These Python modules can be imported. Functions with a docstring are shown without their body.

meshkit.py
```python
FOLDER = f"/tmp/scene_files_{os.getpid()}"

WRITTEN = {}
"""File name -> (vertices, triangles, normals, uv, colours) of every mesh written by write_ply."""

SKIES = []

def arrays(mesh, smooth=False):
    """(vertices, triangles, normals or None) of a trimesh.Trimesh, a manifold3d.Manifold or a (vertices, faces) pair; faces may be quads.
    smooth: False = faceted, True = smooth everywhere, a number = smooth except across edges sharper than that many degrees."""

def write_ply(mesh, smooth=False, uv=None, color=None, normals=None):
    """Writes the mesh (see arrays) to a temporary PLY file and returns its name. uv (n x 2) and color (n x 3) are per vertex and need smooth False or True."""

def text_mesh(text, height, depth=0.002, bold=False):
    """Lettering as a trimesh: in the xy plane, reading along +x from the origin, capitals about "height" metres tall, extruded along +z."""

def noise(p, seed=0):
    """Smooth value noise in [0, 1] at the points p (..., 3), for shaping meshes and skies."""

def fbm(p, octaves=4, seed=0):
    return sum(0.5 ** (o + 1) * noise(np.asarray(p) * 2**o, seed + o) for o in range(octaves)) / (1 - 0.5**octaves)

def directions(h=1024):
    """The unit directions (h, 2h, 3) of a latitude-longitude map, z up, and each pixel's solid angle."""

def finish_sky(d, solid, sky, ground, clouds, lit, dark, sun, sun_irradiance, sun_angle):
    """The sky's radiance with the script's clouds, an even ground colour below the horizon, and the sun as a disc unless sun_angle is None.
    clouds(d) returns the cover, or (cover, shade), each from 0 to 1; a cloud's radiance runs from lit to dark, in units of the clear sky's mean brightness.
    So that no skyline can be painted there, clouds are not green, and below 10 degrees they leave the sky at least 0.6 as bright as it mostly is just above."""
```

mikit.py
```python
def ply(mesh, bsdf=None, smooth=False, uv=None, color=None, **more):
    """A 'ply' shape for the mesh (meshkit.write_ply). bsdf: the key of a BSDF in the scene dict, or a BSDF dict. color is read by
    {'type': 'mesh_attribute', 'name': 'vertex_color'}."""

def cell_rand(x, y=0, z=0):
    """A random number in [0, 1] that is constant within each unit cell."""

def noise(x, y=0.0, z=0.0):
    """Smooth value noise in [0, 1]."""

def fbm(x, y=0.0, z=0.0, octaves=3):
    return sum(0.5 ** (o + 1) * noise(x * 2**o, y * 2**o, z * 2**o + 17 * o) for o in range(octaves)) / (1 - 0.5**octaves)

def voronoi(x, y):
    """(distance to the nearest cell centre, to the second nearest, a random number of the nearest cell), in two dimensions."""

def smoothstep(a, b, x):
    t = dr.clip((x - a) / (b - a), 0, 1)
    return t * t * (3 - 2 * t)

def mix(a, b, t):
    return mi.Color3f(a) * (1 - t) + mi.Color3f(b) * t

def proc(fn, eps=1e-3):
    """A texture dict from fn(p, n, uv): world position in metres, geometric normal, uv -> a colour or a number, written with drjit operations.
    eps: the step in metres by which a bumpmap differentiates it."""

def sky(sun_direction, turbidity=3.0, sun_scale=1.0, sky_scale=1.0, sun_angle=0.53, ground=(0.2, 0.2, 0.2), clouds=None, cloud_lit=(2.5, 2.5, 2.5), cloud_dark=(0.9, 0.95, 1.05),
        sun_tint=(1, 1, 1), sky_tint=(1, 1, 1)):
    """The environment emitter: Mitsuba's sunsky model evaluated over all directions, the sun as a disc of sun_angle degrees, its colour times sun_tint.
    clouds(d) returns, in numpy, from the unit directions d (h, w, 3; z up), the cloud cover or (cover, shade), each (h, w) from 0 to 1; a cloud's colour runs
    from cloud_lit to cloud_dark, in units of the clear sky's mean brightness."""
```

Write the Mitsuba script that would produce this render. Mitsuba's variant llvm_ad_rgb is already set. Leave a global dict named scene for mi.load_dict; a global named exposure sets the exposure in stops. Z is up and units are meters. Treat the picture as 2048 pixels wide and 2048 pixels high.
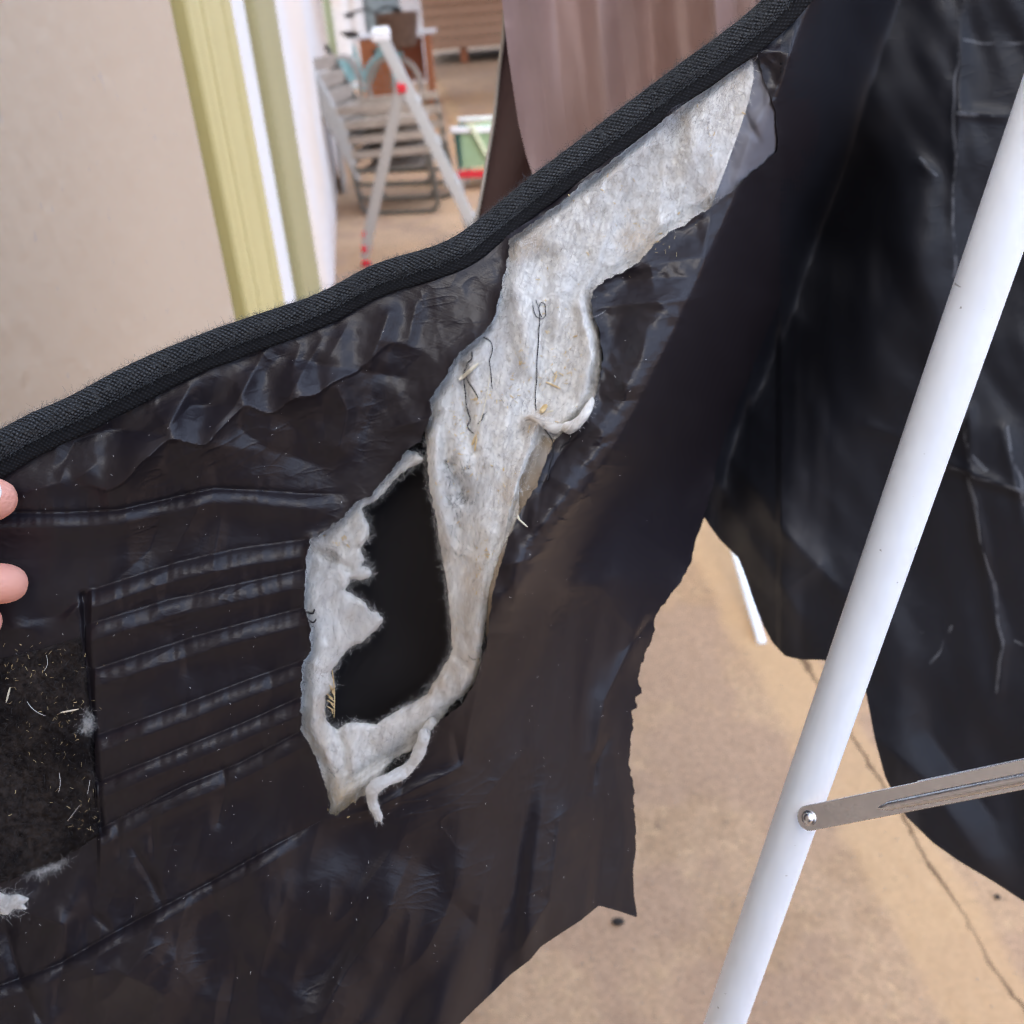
import math, numpy as np, trimesh, shapely, manifold3d, mitsuba as mi, drjit as dr, mikit, meshkit
from mikit import noise, fbm, smoothstep, mix, proc, cell_rand
from shapely.geometry import Polygon, LineString
T = mi.ScalarTransform4f
rng = np.random.default_rng(7)
scene, labels = {}, {}

# ------------------------------------------------------------------ camera, sky, exposure
EYE = np.array([0, 0, 1.5]); PITCH, ROLL, FOC = math.radians(28), math.radians(4.7), 2052.0
FWD = np.array([0, math.cos(PITCH), -math.sin(PITCH)])
_r, _u = np.array([1.0, 0, 0]), np.array([0, math.sin(PITCH), math.cos(PITCH)])
RIGHT = _r * math.cos(ROLL) - _u * math.sin(ROLL)
UP = _u * math.cos(ROLL) + _r * math.sin(ROLL)
scene['camera'] = {'type': 'thinlens', 'fov': math.degrees(2 * math.atan(1024 / FOC)), 'fov_axis': 'x',
                   'aperture_radius': 0.0015, 'focus_distance': 0.45, 'near_clip': 0.02, 'far_clip': 500.0,
                   'to_world': T().look_at(origin=EYE.tolist(), target=(EYE + FWD).tolist(), up=UP.tolist())}
scene['daylight'] = mikit.sky([-0.12, -0.8, 0.9], turbidity=4, sun_scale=0.3, sun_angle=34, sun_tint=(.92, 1.0, 1.14), clouds=lambda d: 1.0,
                              cloud_lit=(2.05, 2.5, 3.45), ground=(0.3, 0.24, 0.18))
exposure = 2.6


def at(x, y, d):
    """A measured spot of the place: sight line through photo pixel (2048 wide) and metres along the optical axis."""
    x, y, d = np.broadcast_arrays(np.asarray(x, float), np.asarray(y, float), np.asarray(d, float))
    ray = FWD + ((x - 1024) / FOC)[..., None] * RIGHT - ((y - 1024) / FOC)[..., None] * UP
    return EYE + d[..., None] * ray


def ray(x, y):
    return FWD + (x - 1024) / FOC * RIGHT - (y - 1024) / FOC * UP


def ground(x, y, z=0.0):
    r = ray(x, y)
    return EYE + r * ((z - EYE[2]) / r[2])


def on_plane(x, y, p, n):
    r = ray(x, y)
    return EYE + r * (np.dot(np.asarray(p) - EYE, n) / np.dot(r, n))


def put(key, mesh, m, smooth=False, uv=None, **kw):
    k, i = key, 0
    while k in scene:
        i += 1
        k = f'{key}_{i:03d}'
    scene[k] = mikit.ply(mesh, m, smooth, uv=uv)
    if kw:
        labels[k] = kw
    return k


def thing(name, **kw):
    k, i = name, 0
    while k in labels:
        i += 1
        k = f'{name}_{i:03d}'
    labels[k] = kw
    return k


cat = trimesh.util.concatenate


def box(c, s, R=None):
    m = trimesh.creation.box(extents=s)
    M = np.eye(4); M[:3, 3] = c
    if R is not None:
        M[:3, :3] = R
    m.apply_transform(M)
    return m


def rbox(c, s, b=0.004, R=None):
    """box with chamfered edges"""
    s = np.asarray(s, float); b = min(b, s.min() * .3)
    pts = np.array([[sx * (s[0] / 2 - b * (k != 0)), sy * (s[1] / 2 - b * (k != 1)), sz * (s[2] / 2 - b * (k != 2))]
                    for sx in (-1, 1) for sy in (-1, 1) for sz in (-1, 1) for k in range(3)])
    m = trimesh.convex.convex_hull(pts)
    M = np.eye(4); M[:3, 3] = c
    if R is not None:
        M[:3, :3] = R
    m.apply_transform(M)
    return m


def bar(p0, p1, w, h, up=(0, 0, 1), b=0.003):
    p0, p1 = np.asarray(p0, float), np.asarray(p1, float)
    z = p1 - p0; L = np.linalg.norm(z); z /= L
    x = np.cross(up, z)
    x = x / np.linalg.norm(x) if np.linalg.norm(x) > 1e-6 else np.array([1.0, 0, 0])
    return rbox((p0 + p1) / 2, (w, h, L), b, np.stack([x, np.cross(z, x), z], 1))


def tube(pts, r, n=10, caps=True):
    """tube along a polyline, r constant or per point"""
    P = np.asarray(pts, float); r = np.broadcast_to(r, len(P)).astype(float)
    tg = np.gradient(P, axis=0); tg /= np.linalg.norm(tg, axis=1, keepdims=True) + 1e-12
    a = np.cross(tg[0], [0.13, 0.31, 0.94]); a /= np.linalg.norm(a)
    rings = []
    for i in range(len(P)):
        a = a - tg[i] * np.dot(a, tg[i]); a /= np.linalg.norm(a)
        b = np.cross(tg[i], a)
        t = np.arange(n) / n * 2 * np.pi
        rings.append(P[i] + r[i] * (np.cos(t)[:, None] * a + np.sin(t)[:, None] * b))
    V = np.concatenate(rings); F = []
    for i in range(len(P) - 1):
        for j in range(n):
            k = (j + 1) % n
            F += [[i * n + j, i * n + k, (i + 1) * n + k], [i * n + j, (i + 1) * n + k, (i + 1) * n + j]]
    if caps:
        V = np.vstack([V, P[0], P[-1]]); c0, c1 = len(V) - 2, len(V) - 1; o = (len(P) - 1) * n
        for j in range(n):
            k = (j + 1) % n
            F += [[c0, k, j], [c1, o + j, o + k]]
    return trimesh.Trimesh(V, F, process=False)


def curve(pts, n):
    """Catmull-Rom through the points, n samples, even in arc length"""
    from scipy.interpolate import CubicSpline, PchipInterpolator
    P = np.asarray(pts, float)
    s = np.r_[0, np.cumsum(np.linalg.norm(np.diff(P, axis=0), axis=1))]
    return PchipInterpolator(s, P)(np.linspace(0, s[-1], n))


def strands(P, D, L, r, bend, N=None, seg=3):
    """many thin hairs in one mesh: roots P, directions D, lengths L, radius r, sideways bend vectors"""
    n = len(P); t = np.linspace(0, 1, seg + 1)
    C = P[:, None] + D[:, None] * (L[:, None] * t)[..., None] + bend[:, None] * (t ** 2)[None, :, None]
    A = np.cross(D, rng.normal(size=(n, 3))); A /= np.linalg.norm(A, axis=1, keepdims=True)
    B = np.cross(D, A)
    rr = (np.asarray(r) * np.ones(n))[:, None] * np.r_[np.ones(seg), 0.35][None]
    V = np.stack([C + rr[..., None] * (math.cos(a) * A + math.sin(a) * B)[:, None] for a in (0, 2.094, 4.189)], 2)
    F = []
    for i in range(seg):
        for j in range(3):
            k = (j + 1) % 3
            F += [[i * 3 + j, i * 3 + k, i * 3 + 3 + k], [i * 3 + j, i * 3 + 3 + k, i * 3 + 3 + j]]
    F = np.asarray(F)[None] + (np.arange(n) * (seg + 1) * 3)[:, None, None]
    return trimesh.Trimesh(V.reshape(-1, 3), F.reshape(-1, 3), process=False)


# ------------------------------------------------------------------ materials
def principled(key, color, rough=0.6, spec=0.5, bump=None, bscale=1.0, **kw):
    d = {'type': 'principled', 'roughness': rough, 'specular': spec, **kw}
    d['base_color'] = color if isinstance(color, dict) else {'type': 'rgb', 'value': list(color)}
    if bump is not None:
        d = {'type': 'bumpmap', 'tex': bump, 'scale': bscale, 'bsdf': d}
    scene[key] = {'type': 'twosided', 'bsdf': d}


def f_floor(p, n, uv):
    x, y = p.x, p.y
    a = fbm(x * 1.3, y * 1.3, 0, 4); b = fbm(x * 9, y * 9, 3, 4); c = fbm(x * 60, y * 60, 5, 3)
    col = mix((0.40, 0.250, 0.142), (0.45, 0.295, 0.180), smoothstep(.3, .7, a))
    col = mix(col, mi.Color3f(0.33, 0.205, 0.115), smoothstep(.50, .74, b) * .45)
    col = mix(col, mi.Color3f(0.54, 0.37, 0.21), smoothstep(.6, .75, c) * .35)
    col = mix(col, mi.Color3f(0.22, 0.15, 0.10), smoothstep(.80, .9, fbm(x * 30, y * 30, 9, 2)) * .5)
    col = mix(col, mi.Color3f(.38, .245, .160), smoothstep(.44, .6, fbm(x * 5.5 + 7, y * 5.5, 14, 4)) * .75)
    col = col * (.80 + .40 * fbm(x * 130, y * 130, 6, 3))
    # expansion joint with a smeared band of paler mortar beside it
    d = (x - J0[0]) * JN[0] + (y - J0[1]) * JN[1] + .022 * (fbm(x * 9, y * 9, 2, 3) - .5) + .009 * (fbm(x * 60, y * 60, 8, 2) - .5)
    band = smoothstep(-.13, -.09, d + .03 * fbm(x * 14, y * 14, 4, 2)) * (1 - smoothstep(.02, .05, d))
    col = mix(col, mi.Color3f(0.56, 0.36, 0.19), band * .6)
    w = .005 + .011 * smoothstep(.4, .7, fbm(x * 5, y * 5, 12, 2))
    col = mix(col, mi.Color3f(0.13, 0.075, 0.04), (1 - smoothstep(w * .3, w, dr.abs(d))) * smoothstep(.02, .3, fbm(x * 6, y * 6, 31, 2)) * .85)
    return col


_j0, _j1 = ground(1640, 1374), ground(1990, 1930)
J0 = _j0[:2]; _t = (_j1 - _j0)[:2]; _t /= np.linalg.norm(_t); JN = (_t[1], -_t[0])
if np.dot(JN, (ground(2040, 1500) - _j0)[:2]) < 0:
    JN = (-JN[0], -JN[1])
JN = (float(JN[0]), float(JN[1])); J0 = (float(J0[0]), float(J0[1]))
principled('m_floor', proc(f_floor), 0.85, 0.12, proc(lambda p, n, uv: fbm(p.x * 40, p.y * 40, 0, 3) + .5 * noise(p.x * 160, p.y * 160)), 0.003)
principled('m_plaster', proc(lambda p, n, uv: mix(mix((.47, .36, .25), (.53, .415, .295), fbm(p.y * 2, p.z * 2, p.x * 2, 3)), (.42, .35, .29), smoothstep(.84, .9, fbm(p.y * 60, p.z * 60, 7, 2)) * .6)), 0.7, 0.3,
           proc(lambda p, n, uv: fbm(p.y * 60, p.z * 60, p.x * 60, 4)), 0.0022)
principled('m_pinkwall', proc(lambda p, n, uv: mix(mix((.78, .67, .56), (.74, .70, .66), smoothstep(.35, .6, fbm(p.y * .9, p.z * 1.5, 3, 2))), (.55, .42, .34), smoothstep(.5, .1, p.z + .35 * fbm(p.y * 2, p.z * 2, 1, 3)) * .55)), 0.6, 0.3)
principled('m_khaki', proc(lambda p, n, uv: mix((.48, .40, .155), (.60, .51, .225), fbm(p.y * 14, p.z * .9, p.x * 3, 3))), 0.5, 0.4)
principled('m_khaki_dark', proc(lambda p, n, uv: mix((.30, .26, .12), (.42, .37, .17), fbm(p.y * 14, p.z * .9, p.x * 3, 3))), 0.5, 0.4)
principled('m_whitepaint', (.78, .76, .74), 0.45, 0.5)
principled('m_alu', (.50, .475, .43), 0.5, 0.5, metallic=0.45)
principled('m_red', (.62, .02, .03), 0.4, 0.5)
principled('m_orange_wood', proc(lambda p, n, uv: mix((.36, .105, .035), (.50, .18, .07), fbm(p.x * 8, p.y * 8, p.z * 30, 3))), 0.45, 0.4)
principled('m_teal', (.30, .52, .50), 0.4, 0.5)
principled('m_wicker', proc(lambda p, n, uv: mix((.10, .055, .035), (.24, .15, .10), noise(p.x * 90, p.y * 90, p.z * 90))), 0.7, 0.3)
principled('m_rubber', (.02, .02, .022), 0.6, 0.4)
principled('m_tyre', (.40, .34, .28), 0.6, 0.4)
principled('m_chairframe', (.10, .085, .065), 0.5, 0.5)
principled('m_chairslat', proc(lambda p, n, uv: mix((.27, .21, .16), (.46, .38, .30), fbm(p.x * 12, p.y * 12, p.z * 50, 2))), 0.6, 0.3)
principled('m_plank', proc(lambda p, n, uv: mix((.44, .24, .14), (.60, .37, .23), fbm(p.x * .6, p.y * .6, p.z * 22, 3))), 0.6, 0.3)
principled('m_dark', (.03, .025, .022), 0.8, 0.2)
principled('m_greyblue', (.25, .30, .30), 0.5, 0.5)
principled('m_sage', (.33, .37, .20), 0.5, 0.4)
principled('m_greencanvas', proc(lambda p, n, uv: mix((.28, .38, .20), (.36, .50, .32), fbm(p.x * 9, p.y * 9, p.z * 9, 2))), 0.7, 0.2)
principled('m_darkgreen', (.03, .085, .065), 0.6, 0.3)
principled('m_paleyellow', (.72, .76, .50), 0.5, 0.4)

# enamelled tube with a little dirt and chips
principled('m_whitetube', proc(lambda p, n, uv: mix(mix((.84, .90, .96), (.78, .84, .91), fbm(p.x * 30, p.y * 30, p.z * 12, 3)), (.25, .24, .23), smoothstep(.955, .975, noise(p.x * 260, p.y * 260, p.z * 260)) * .7)), 0.32, 0.5,
           proc(lambda p, n, uv: fbm(p.x * 40, p.y * 40, p.z * 25, 2)), 0.0012, clearcoat=0.3)
scene['m_zinc'] = {'type': 'twosided', 'bsdf': {'type': 'bumpmap', 'scale': 0.00012, 'tex': proc(lambda p, n, uv: fbm(p.x * 260, p.y * 260, p.z * 260, 3)),
                   'bsdf': {'type': 'roughconductor', 'specular_reflectance': {'type': 'rgb', 'value': [.84, .85, .87]}, 'alpha': proc(lambda p, n, uv:   .10 + .14 * fbm(p.x * 150, p.y * 150, p.z * 150, 3))}}}

# black satin lining: fine weave, dust, tiny slubs
def f_lining(p, n, uv):
    u, v = uv.x, uv.y
    a = fbm(u * 18, v * 18, 0, 3)
    col = mix((.0118, .0093, .0128), (.0175, .0140, .0180), a)
    dust = smoothstep(.55, .85, fbm(u * 55 + 9, v * 30, 2, 4))
    col = mix(col, mi.Color3f(.06, .055, .055), dust * .07)
    return col
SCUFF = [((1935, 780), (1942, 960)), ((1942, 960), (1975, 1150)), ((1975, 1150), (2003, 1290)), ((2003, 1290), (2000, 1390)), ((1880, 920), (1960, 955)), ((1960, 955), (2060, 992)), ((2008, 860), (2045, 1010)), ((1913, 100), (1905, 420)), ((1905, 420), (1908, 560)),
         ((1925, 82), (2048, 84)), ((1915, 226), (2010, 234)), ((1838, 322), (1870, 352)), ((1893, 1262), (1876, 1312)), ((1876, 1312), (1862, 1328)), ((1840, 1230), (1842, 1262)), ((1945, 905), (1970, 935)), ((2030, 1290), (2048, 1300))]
def f_outer(p, n, uv):
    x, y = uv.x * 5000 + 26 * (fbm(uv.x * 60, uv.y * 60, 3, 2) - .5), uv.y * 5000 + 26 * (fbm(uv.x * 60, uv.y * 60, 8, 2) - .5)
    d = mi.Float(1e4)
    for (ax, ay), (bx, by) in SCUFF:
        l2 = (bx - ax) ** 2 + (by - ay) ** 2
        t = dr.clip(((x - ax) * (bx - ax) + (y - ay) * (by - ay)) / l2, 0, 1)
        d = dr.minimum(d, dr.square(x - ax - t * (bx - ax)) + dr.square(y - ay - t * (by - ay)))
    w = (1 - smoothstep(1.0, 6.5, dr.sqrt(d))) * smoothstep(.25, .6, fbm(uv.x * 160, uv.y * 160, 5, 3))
    col = mix((.0075, .0085, .0125), (.013, .0140, .0205), fbm(uv.x * 14, uv.y * 14, 1, 3))
    col = mix(col, mi.Color3f(.10, .10, .115), smoothstep(.66, .82, fbm(uv.x * 40, uv.y * 9, 6, 4)) * .2)
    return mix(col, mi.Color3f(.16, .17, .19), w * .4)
def b_lining(p, n, uv):
    u, v = uv.x, uv.y
    k = .006 * fbm(u * 50, v * 50, 3, 2)
    r1 = 1 - dr.abs(2 * noise((u * .42 + v * .91 + k) * 210, (v * .42 - u * .91 + k) * 75, 3) - 1)
    r2 = 1 - dr.abs(2 * noise((u * .10 + v * .99 - k) * 330, (v * .10 - u * .99 - k) * 90, 9) - 1)
    fine = (r1 * r1 * r1 * r1 * r1 + .6 * r2 * r2 * r2 * r2 * r2) * smoothstep(.35, .65, fbm(u * 28, v * 28, 15, 2))
    return .55 * fine + .55 * fbm(u * 110 + 3 * noise(u * 20, v * 20), v * 45, 0, 3) + .5 * fbm(u * 35, v * 60, 5, 2) + .12 * noise((u * .94 + v * .34) * 180, (v * .94 - u * .34) * 2200)
principled('m_lining', proc(f_lining), proc(lambda p, n, uv: .38 + .06 * fbm(uv.x * 60, uv.y * 60, 4, 2)), 0.42, proc(b_lining, 2e-4), 0.0004)
principled('m_lining_outer', proc(f_outer),
           proc(lambda p, n, uv: .44 + .1 * fbm(uv.x * 40, uv.y * 40, 4, 3)), 0.34, proc(b_lining, 2e-4), 0.0002)
principled('m_shell', (.012, .010, .011), 0.7, 0.3)
principled('m_slate', proc(lambda p, n, uv: mix((.13, .13, .15), (.18, .18, .205), .5 + .5 * dr.sin((uv.x * .8 + uv.y) * 9000))), 0.55, 0.4)
def felt(u, v, k):
    a = fbm((u * .94 + v * .34) * 1100 + k, (v * .94 - u * .34) * 330, 2 + k, 3)
    b = fbm((u * .57 - v * .82) * 1150, (v * .57 + u * .82) * 350 + k, 5 + k, 3)
    c = fbm((u * .75 + v * .66) * 340, (v * .75 - u * .66) * 1000 + k, 8 + k, 3)
    d = fbm((u * .97 + v * .22) * 1500 + k, (v * .97 - u * .22) * 110, 12 + k, 3)
    return .45 * d + .55 * dr.maximum(a, dr.maximum(b, c))
def f_wad(p, n, uv):
    u, v = uv.x, uv.y
    col = mix((.57, .55, .515), (.80, .785, .735), smoothstep(.36, .72, felt(u, v, 0)))
    big = fbm(u * 38 + .7 * v * 38, v * 24 - u * 10, 21, 4)
    col = mix(col, mi.Color3f(.60, .615, .62), smoothstep(.50, .66, big) * .5)                            # bluish wisps
    col = mix(col, mi.Color3f(.46, .36, .25), smoothstep(.56, .8, fbm(u * 62 - v * 20, v * 40 + u * 20, 33, 4)) * .68)       # brown soiling
    col = mix(col, mi.Color3f(.30, .28, .27), smoothstep(.6, .84, fbm(u * 95 + v * 30, v * 60 - u * 30, 41, 4)) * .5)        # grey dirt
    col = mix(col, mi.Color3f(.48, .36, .20), (1 - smoothstep(.004, .02, dr.sqrt(dr.square(u - .134) + dr.square(v - .322)))) * .7)
    col = mix(col, mi.Color3f(.08, .07, .07), smoothstep(.86, .93, noise(u * 1500 + v * 500, v * 900 - u * 300, 3)) * .4)
    return col
def b_wad(p, n, uv):
    u, v = uv.x, uv.y
    return .55 * felt(u, v, 0) + 1.5 * fbm(u * 130 + v * 40, v * 100 - u * 40, 5, 4)
principled('m_wadding', proc(f_wad), 0.95, 0.1, proc(b_wad, 1.5e-4), 0.0011, sheen=0.3)
principled('m_wadding_brown', proc(lambda p, n, uv: mix(mix((.20, .155, .11), (.36, .29, .21), fbm(uv.x * 300, uv.y * 120, 0, 4)), (.42, .40, .37), smoothstep(.5, .75, fbm(uv.x * 80, uv.y * 60, 5, 3)) * .6)), 0.95, 0.1, proc(b_wad, 1.5e-4), 0.0011)
principled('m_strand', proc(lambda p, n, uv: mix((.55, .53, .49), (.76, .75, .72), fbm(p.x * 900, p.y * 900, p.z * 900, 3))), 0.9, 0.1, proc(lambda p, n, uv: fbm(p.x * 1500, p.y * 1500, p.z * 500, 3), 1e-4), 0.0018)
principled('m_fibre', (.68, .67, .65), 0.8, 0.2)
principled('m_fibre_mid', (.30, .27, .24), 0.8, 0.2)
principled('m_fibre_dark', (.035, .032, .032), 0.7, 0.3)
principled('m_fibre_grey', (.085, .092, .10), 0.7, 0.3)
def knit(uv):
    w = .0012 * fbm(uv.x * 160, uv.y * 160, 7, 2)
    return (.5 + .5 * dr.sin((uv.x + w) * 3300 + uv.y * 2900)) * (.15 + .85 * (.5 + .5 * dr.sin((uv.x - w) * 2100 - uv.y * 4300))) * (.5 + fbm(uv.x * 700, uv.y * 700, 3, 2))
def f_bind(p, n, uv):
    col = mix((.006, .0065, .0075), (.150, .160, .170), knit(uv) * (.55 + .9 * fbm(uv.x * 90, uv.y * 160, 2, 3)))
    col = mix(col, mi.Color3f(.060, .063, .066), smoothstep(.52, .8, fbm(uv.x * 520, uv.y * 520, 6, 3)) * .7)
    return mix(col, mi.Color3f(.20, .21, .21), smoothstep(.8, .86, noise(uv.x * 3000, uv.y * 3000, 1)) * .35)
principled('m_binding', proc(f_bind), 0.9, 0.2, proc(lambda p, n, uv: knit(uv) + 1.5 * fbm(uv.x * 420, uv.y * 420, 0, 3), 1.5e-4), 0.0019)
principled('m_flange', proc(lambda p, n, uv: mix((.006, .006, .007), (.022, .023, .026), knit(uv))), 0.9, 0.2, proc(lambda p, n, uv: knit(uv) + fbm(uv.x * 500, uv.y * 500, 0, 3), 1.5e-4), 0.0005)
principled('m_thread', (.012, .011, .013), 0.6, 0.4)
principled('m_stitch', (.03, .026, .028), 0.6, 0.4)
principled('m_fleece', proc(lambda p, n, uv: mix((.006, .005, .006), (.045, .036, .032), fbm(uv.x * 500, uv.y * 500, 0, 3) * fbm(uv.x * 70, uv.y * 70, 3, 2) * 2)), 0.95, 0.1, proc(lambda p, n, uv: fbm(uv.x * 600, uv.y * 600, 0, 3), 1.5e-4), 0.002)
principled('m_straw', proc(lambda p, n, uv: mix((.50, .34, .14), (.72, .58, .34), noise(p.x * 400, p.y * 400, p.z * 400))), 0.55, 0.4)
principled('m_strawpale', (.70, .64, .50), 0.55, 0.4)
principled('m_rug', proc(lambda p, n, uv: mix((.335, .22, .195), (.41, .285, .255), fbm(p.x * 30, p.y * 30, p.z * 4, 3))), 0.40, 0.6, proc(lambda p, n, uv: fbm(p.x * 70, p.y * 70, p.z * 30, 3), 4e-4), 0.0018, sheen=0.5)
principled('m_ruglining', (.065, .035, .033), 0.6, 0.4)
principled('m_skin', proc(lambda p, n, uv: mix((.78, .34, .25), (.84, .43, .33), fbm(p.x * 120, p.y * 120, p.z * 120, 3))), 0.45, 0.4, proc(lambda p, n, uv: fbm(p.x * 900, p.y * 900, p.z * 900, 2), 1e-4), 0.0003, sheen=0.2)
principled('m_jacket', (.035, .035, .045), 0.8, 0.3)
principled('m_nail', (.82, .52, .44), 0.25, 0.5)
principled('m_nailtip', (.80, .76, .66), 0.3, 0.5)

# ------------------------------------------------------------------ setting: floor, wall with door frames, far wall, shed
S = 120.0
g = np.linspace(-1, 1, 25)
gx, gy = np.meshgrid(np.sign(g) * abs(g) ** 2 * S, np.sign(g) * abs(g) ** 2 * S)
fv = np.stack([gx.ravel(), gy.ravel(), 0 * gx.ravel()], 1)
ii = np.arange(24)[:, None] * 25 + np.arange(24)[None]
put('floor', (fv, np.stack([ii, ii + 1, ii + 26, ii + 25], -1).reshape(-1, 4)), 'm_floor', kind='structure', label='tan concrete yard floor with stains and a cracked joint')

w0, w1 = ground(677, 250), ground(669, 590)
wd = (w0 - w1)[:2]; wd = np.array([*wd / np.linalg.norm(wd), 0]); wn = np.array([wd[1], -wd[0], 0])   # along the wall (away), out of the wall (to the right)
WR = np.stack([wn, wd, [0, 0, 1]], 1)
print('wall lateral', wn @ (EYE - w1), wd)


def wall_s(x, y, off=0.0):
    return float((on_plane(x, y, w1 + wn * off, wn) - w1) @ wd)


def wallbox(s0, s1, z0, z1, proud, depth, b=0.004):
    """piece of the left wall from s0 to s1 along it, its face 'proud' metres in front of the wall plane"""
    return rbox(w1 + wd * (s0 + s1) / 2 + wn * (proud - depth / 2) + np.array([0, 0, (z0 + z1) / 2]), (depth, s1 - s0, z1 - z0), b, WR)


sA = wall_s(405, 318, .02); sA2 = wall_s(440, 318, 0.0); sB = wall_s(520, 318, 0.0); sC = wall_s(556, 318); sD = wall_s(596, 318); sE = wall_s(677, 255)
print('stations', sA, sA2, sB, sC, sD, sE)
t = thing('house_wall', label='cream plastered house wall on the left with a khaki door frame in it', category='wall')
put(t + '__near_wall', wallbox(-7.5, sA, 0, 2.9, .02, .2), 'm_plaster')
put(t + '__far_wall', wallbox(sD, sE + .6, 0, 2.9, 0.0, .2), 'm_pinkwall', label='pink-white far stretch of the wall with rusty stain at its foot')
put(t + '__lintel', wallbox(sA, sD, 2.45, 2.9, 0.0, .2), 'm_plaster')
t = thing('door_frame', label='khaki painted door frame and shutters set in the cream wall', category='door frame')
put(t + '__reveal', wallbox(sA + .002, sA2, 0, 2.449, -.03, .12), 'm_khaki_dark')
n = 4
for i in range(n):
    a, b = sA2 + (sB - sA2) * i / n, sA2 + (sB - sA2) * (i + 1) / n
    put(t + '__board', wallbox(a + .002, b - .004, 0, 2.449, -.004 + .003 * (i % 2), .05, .006), 'm_khaki')
put(t + '__white_panel', wallbox(sB + .002, sC - .002, 0, 2.449, -.02, .05), 'm_whitepaint', label='white strip between the khaki boards')
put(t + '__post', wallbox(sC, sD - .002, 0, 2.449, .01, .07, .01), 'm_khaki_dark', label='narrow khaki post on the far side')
# pieces standing further along at the end of the wall
e0 = ground(690, 235)
t = thing('green_post', label='sage green post at the far end of the left wall', category='post')
put(t, rbox(ground(683, 215) + [0, 0, 1.3], (.10, .10, 2.6), .01, WR), 'm_sage', **labels.pop(t))
t = thing('leaning_panel', label='pale grey panel standing against the foot of the left wall', category='panel')
pA = ground(676, 372)
put(t, rbox(pA + wn * .05 + [0, 0, .36], (.03, .75, .72), .004, WR), 'm_alu', **labels.pop(t))

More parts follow.
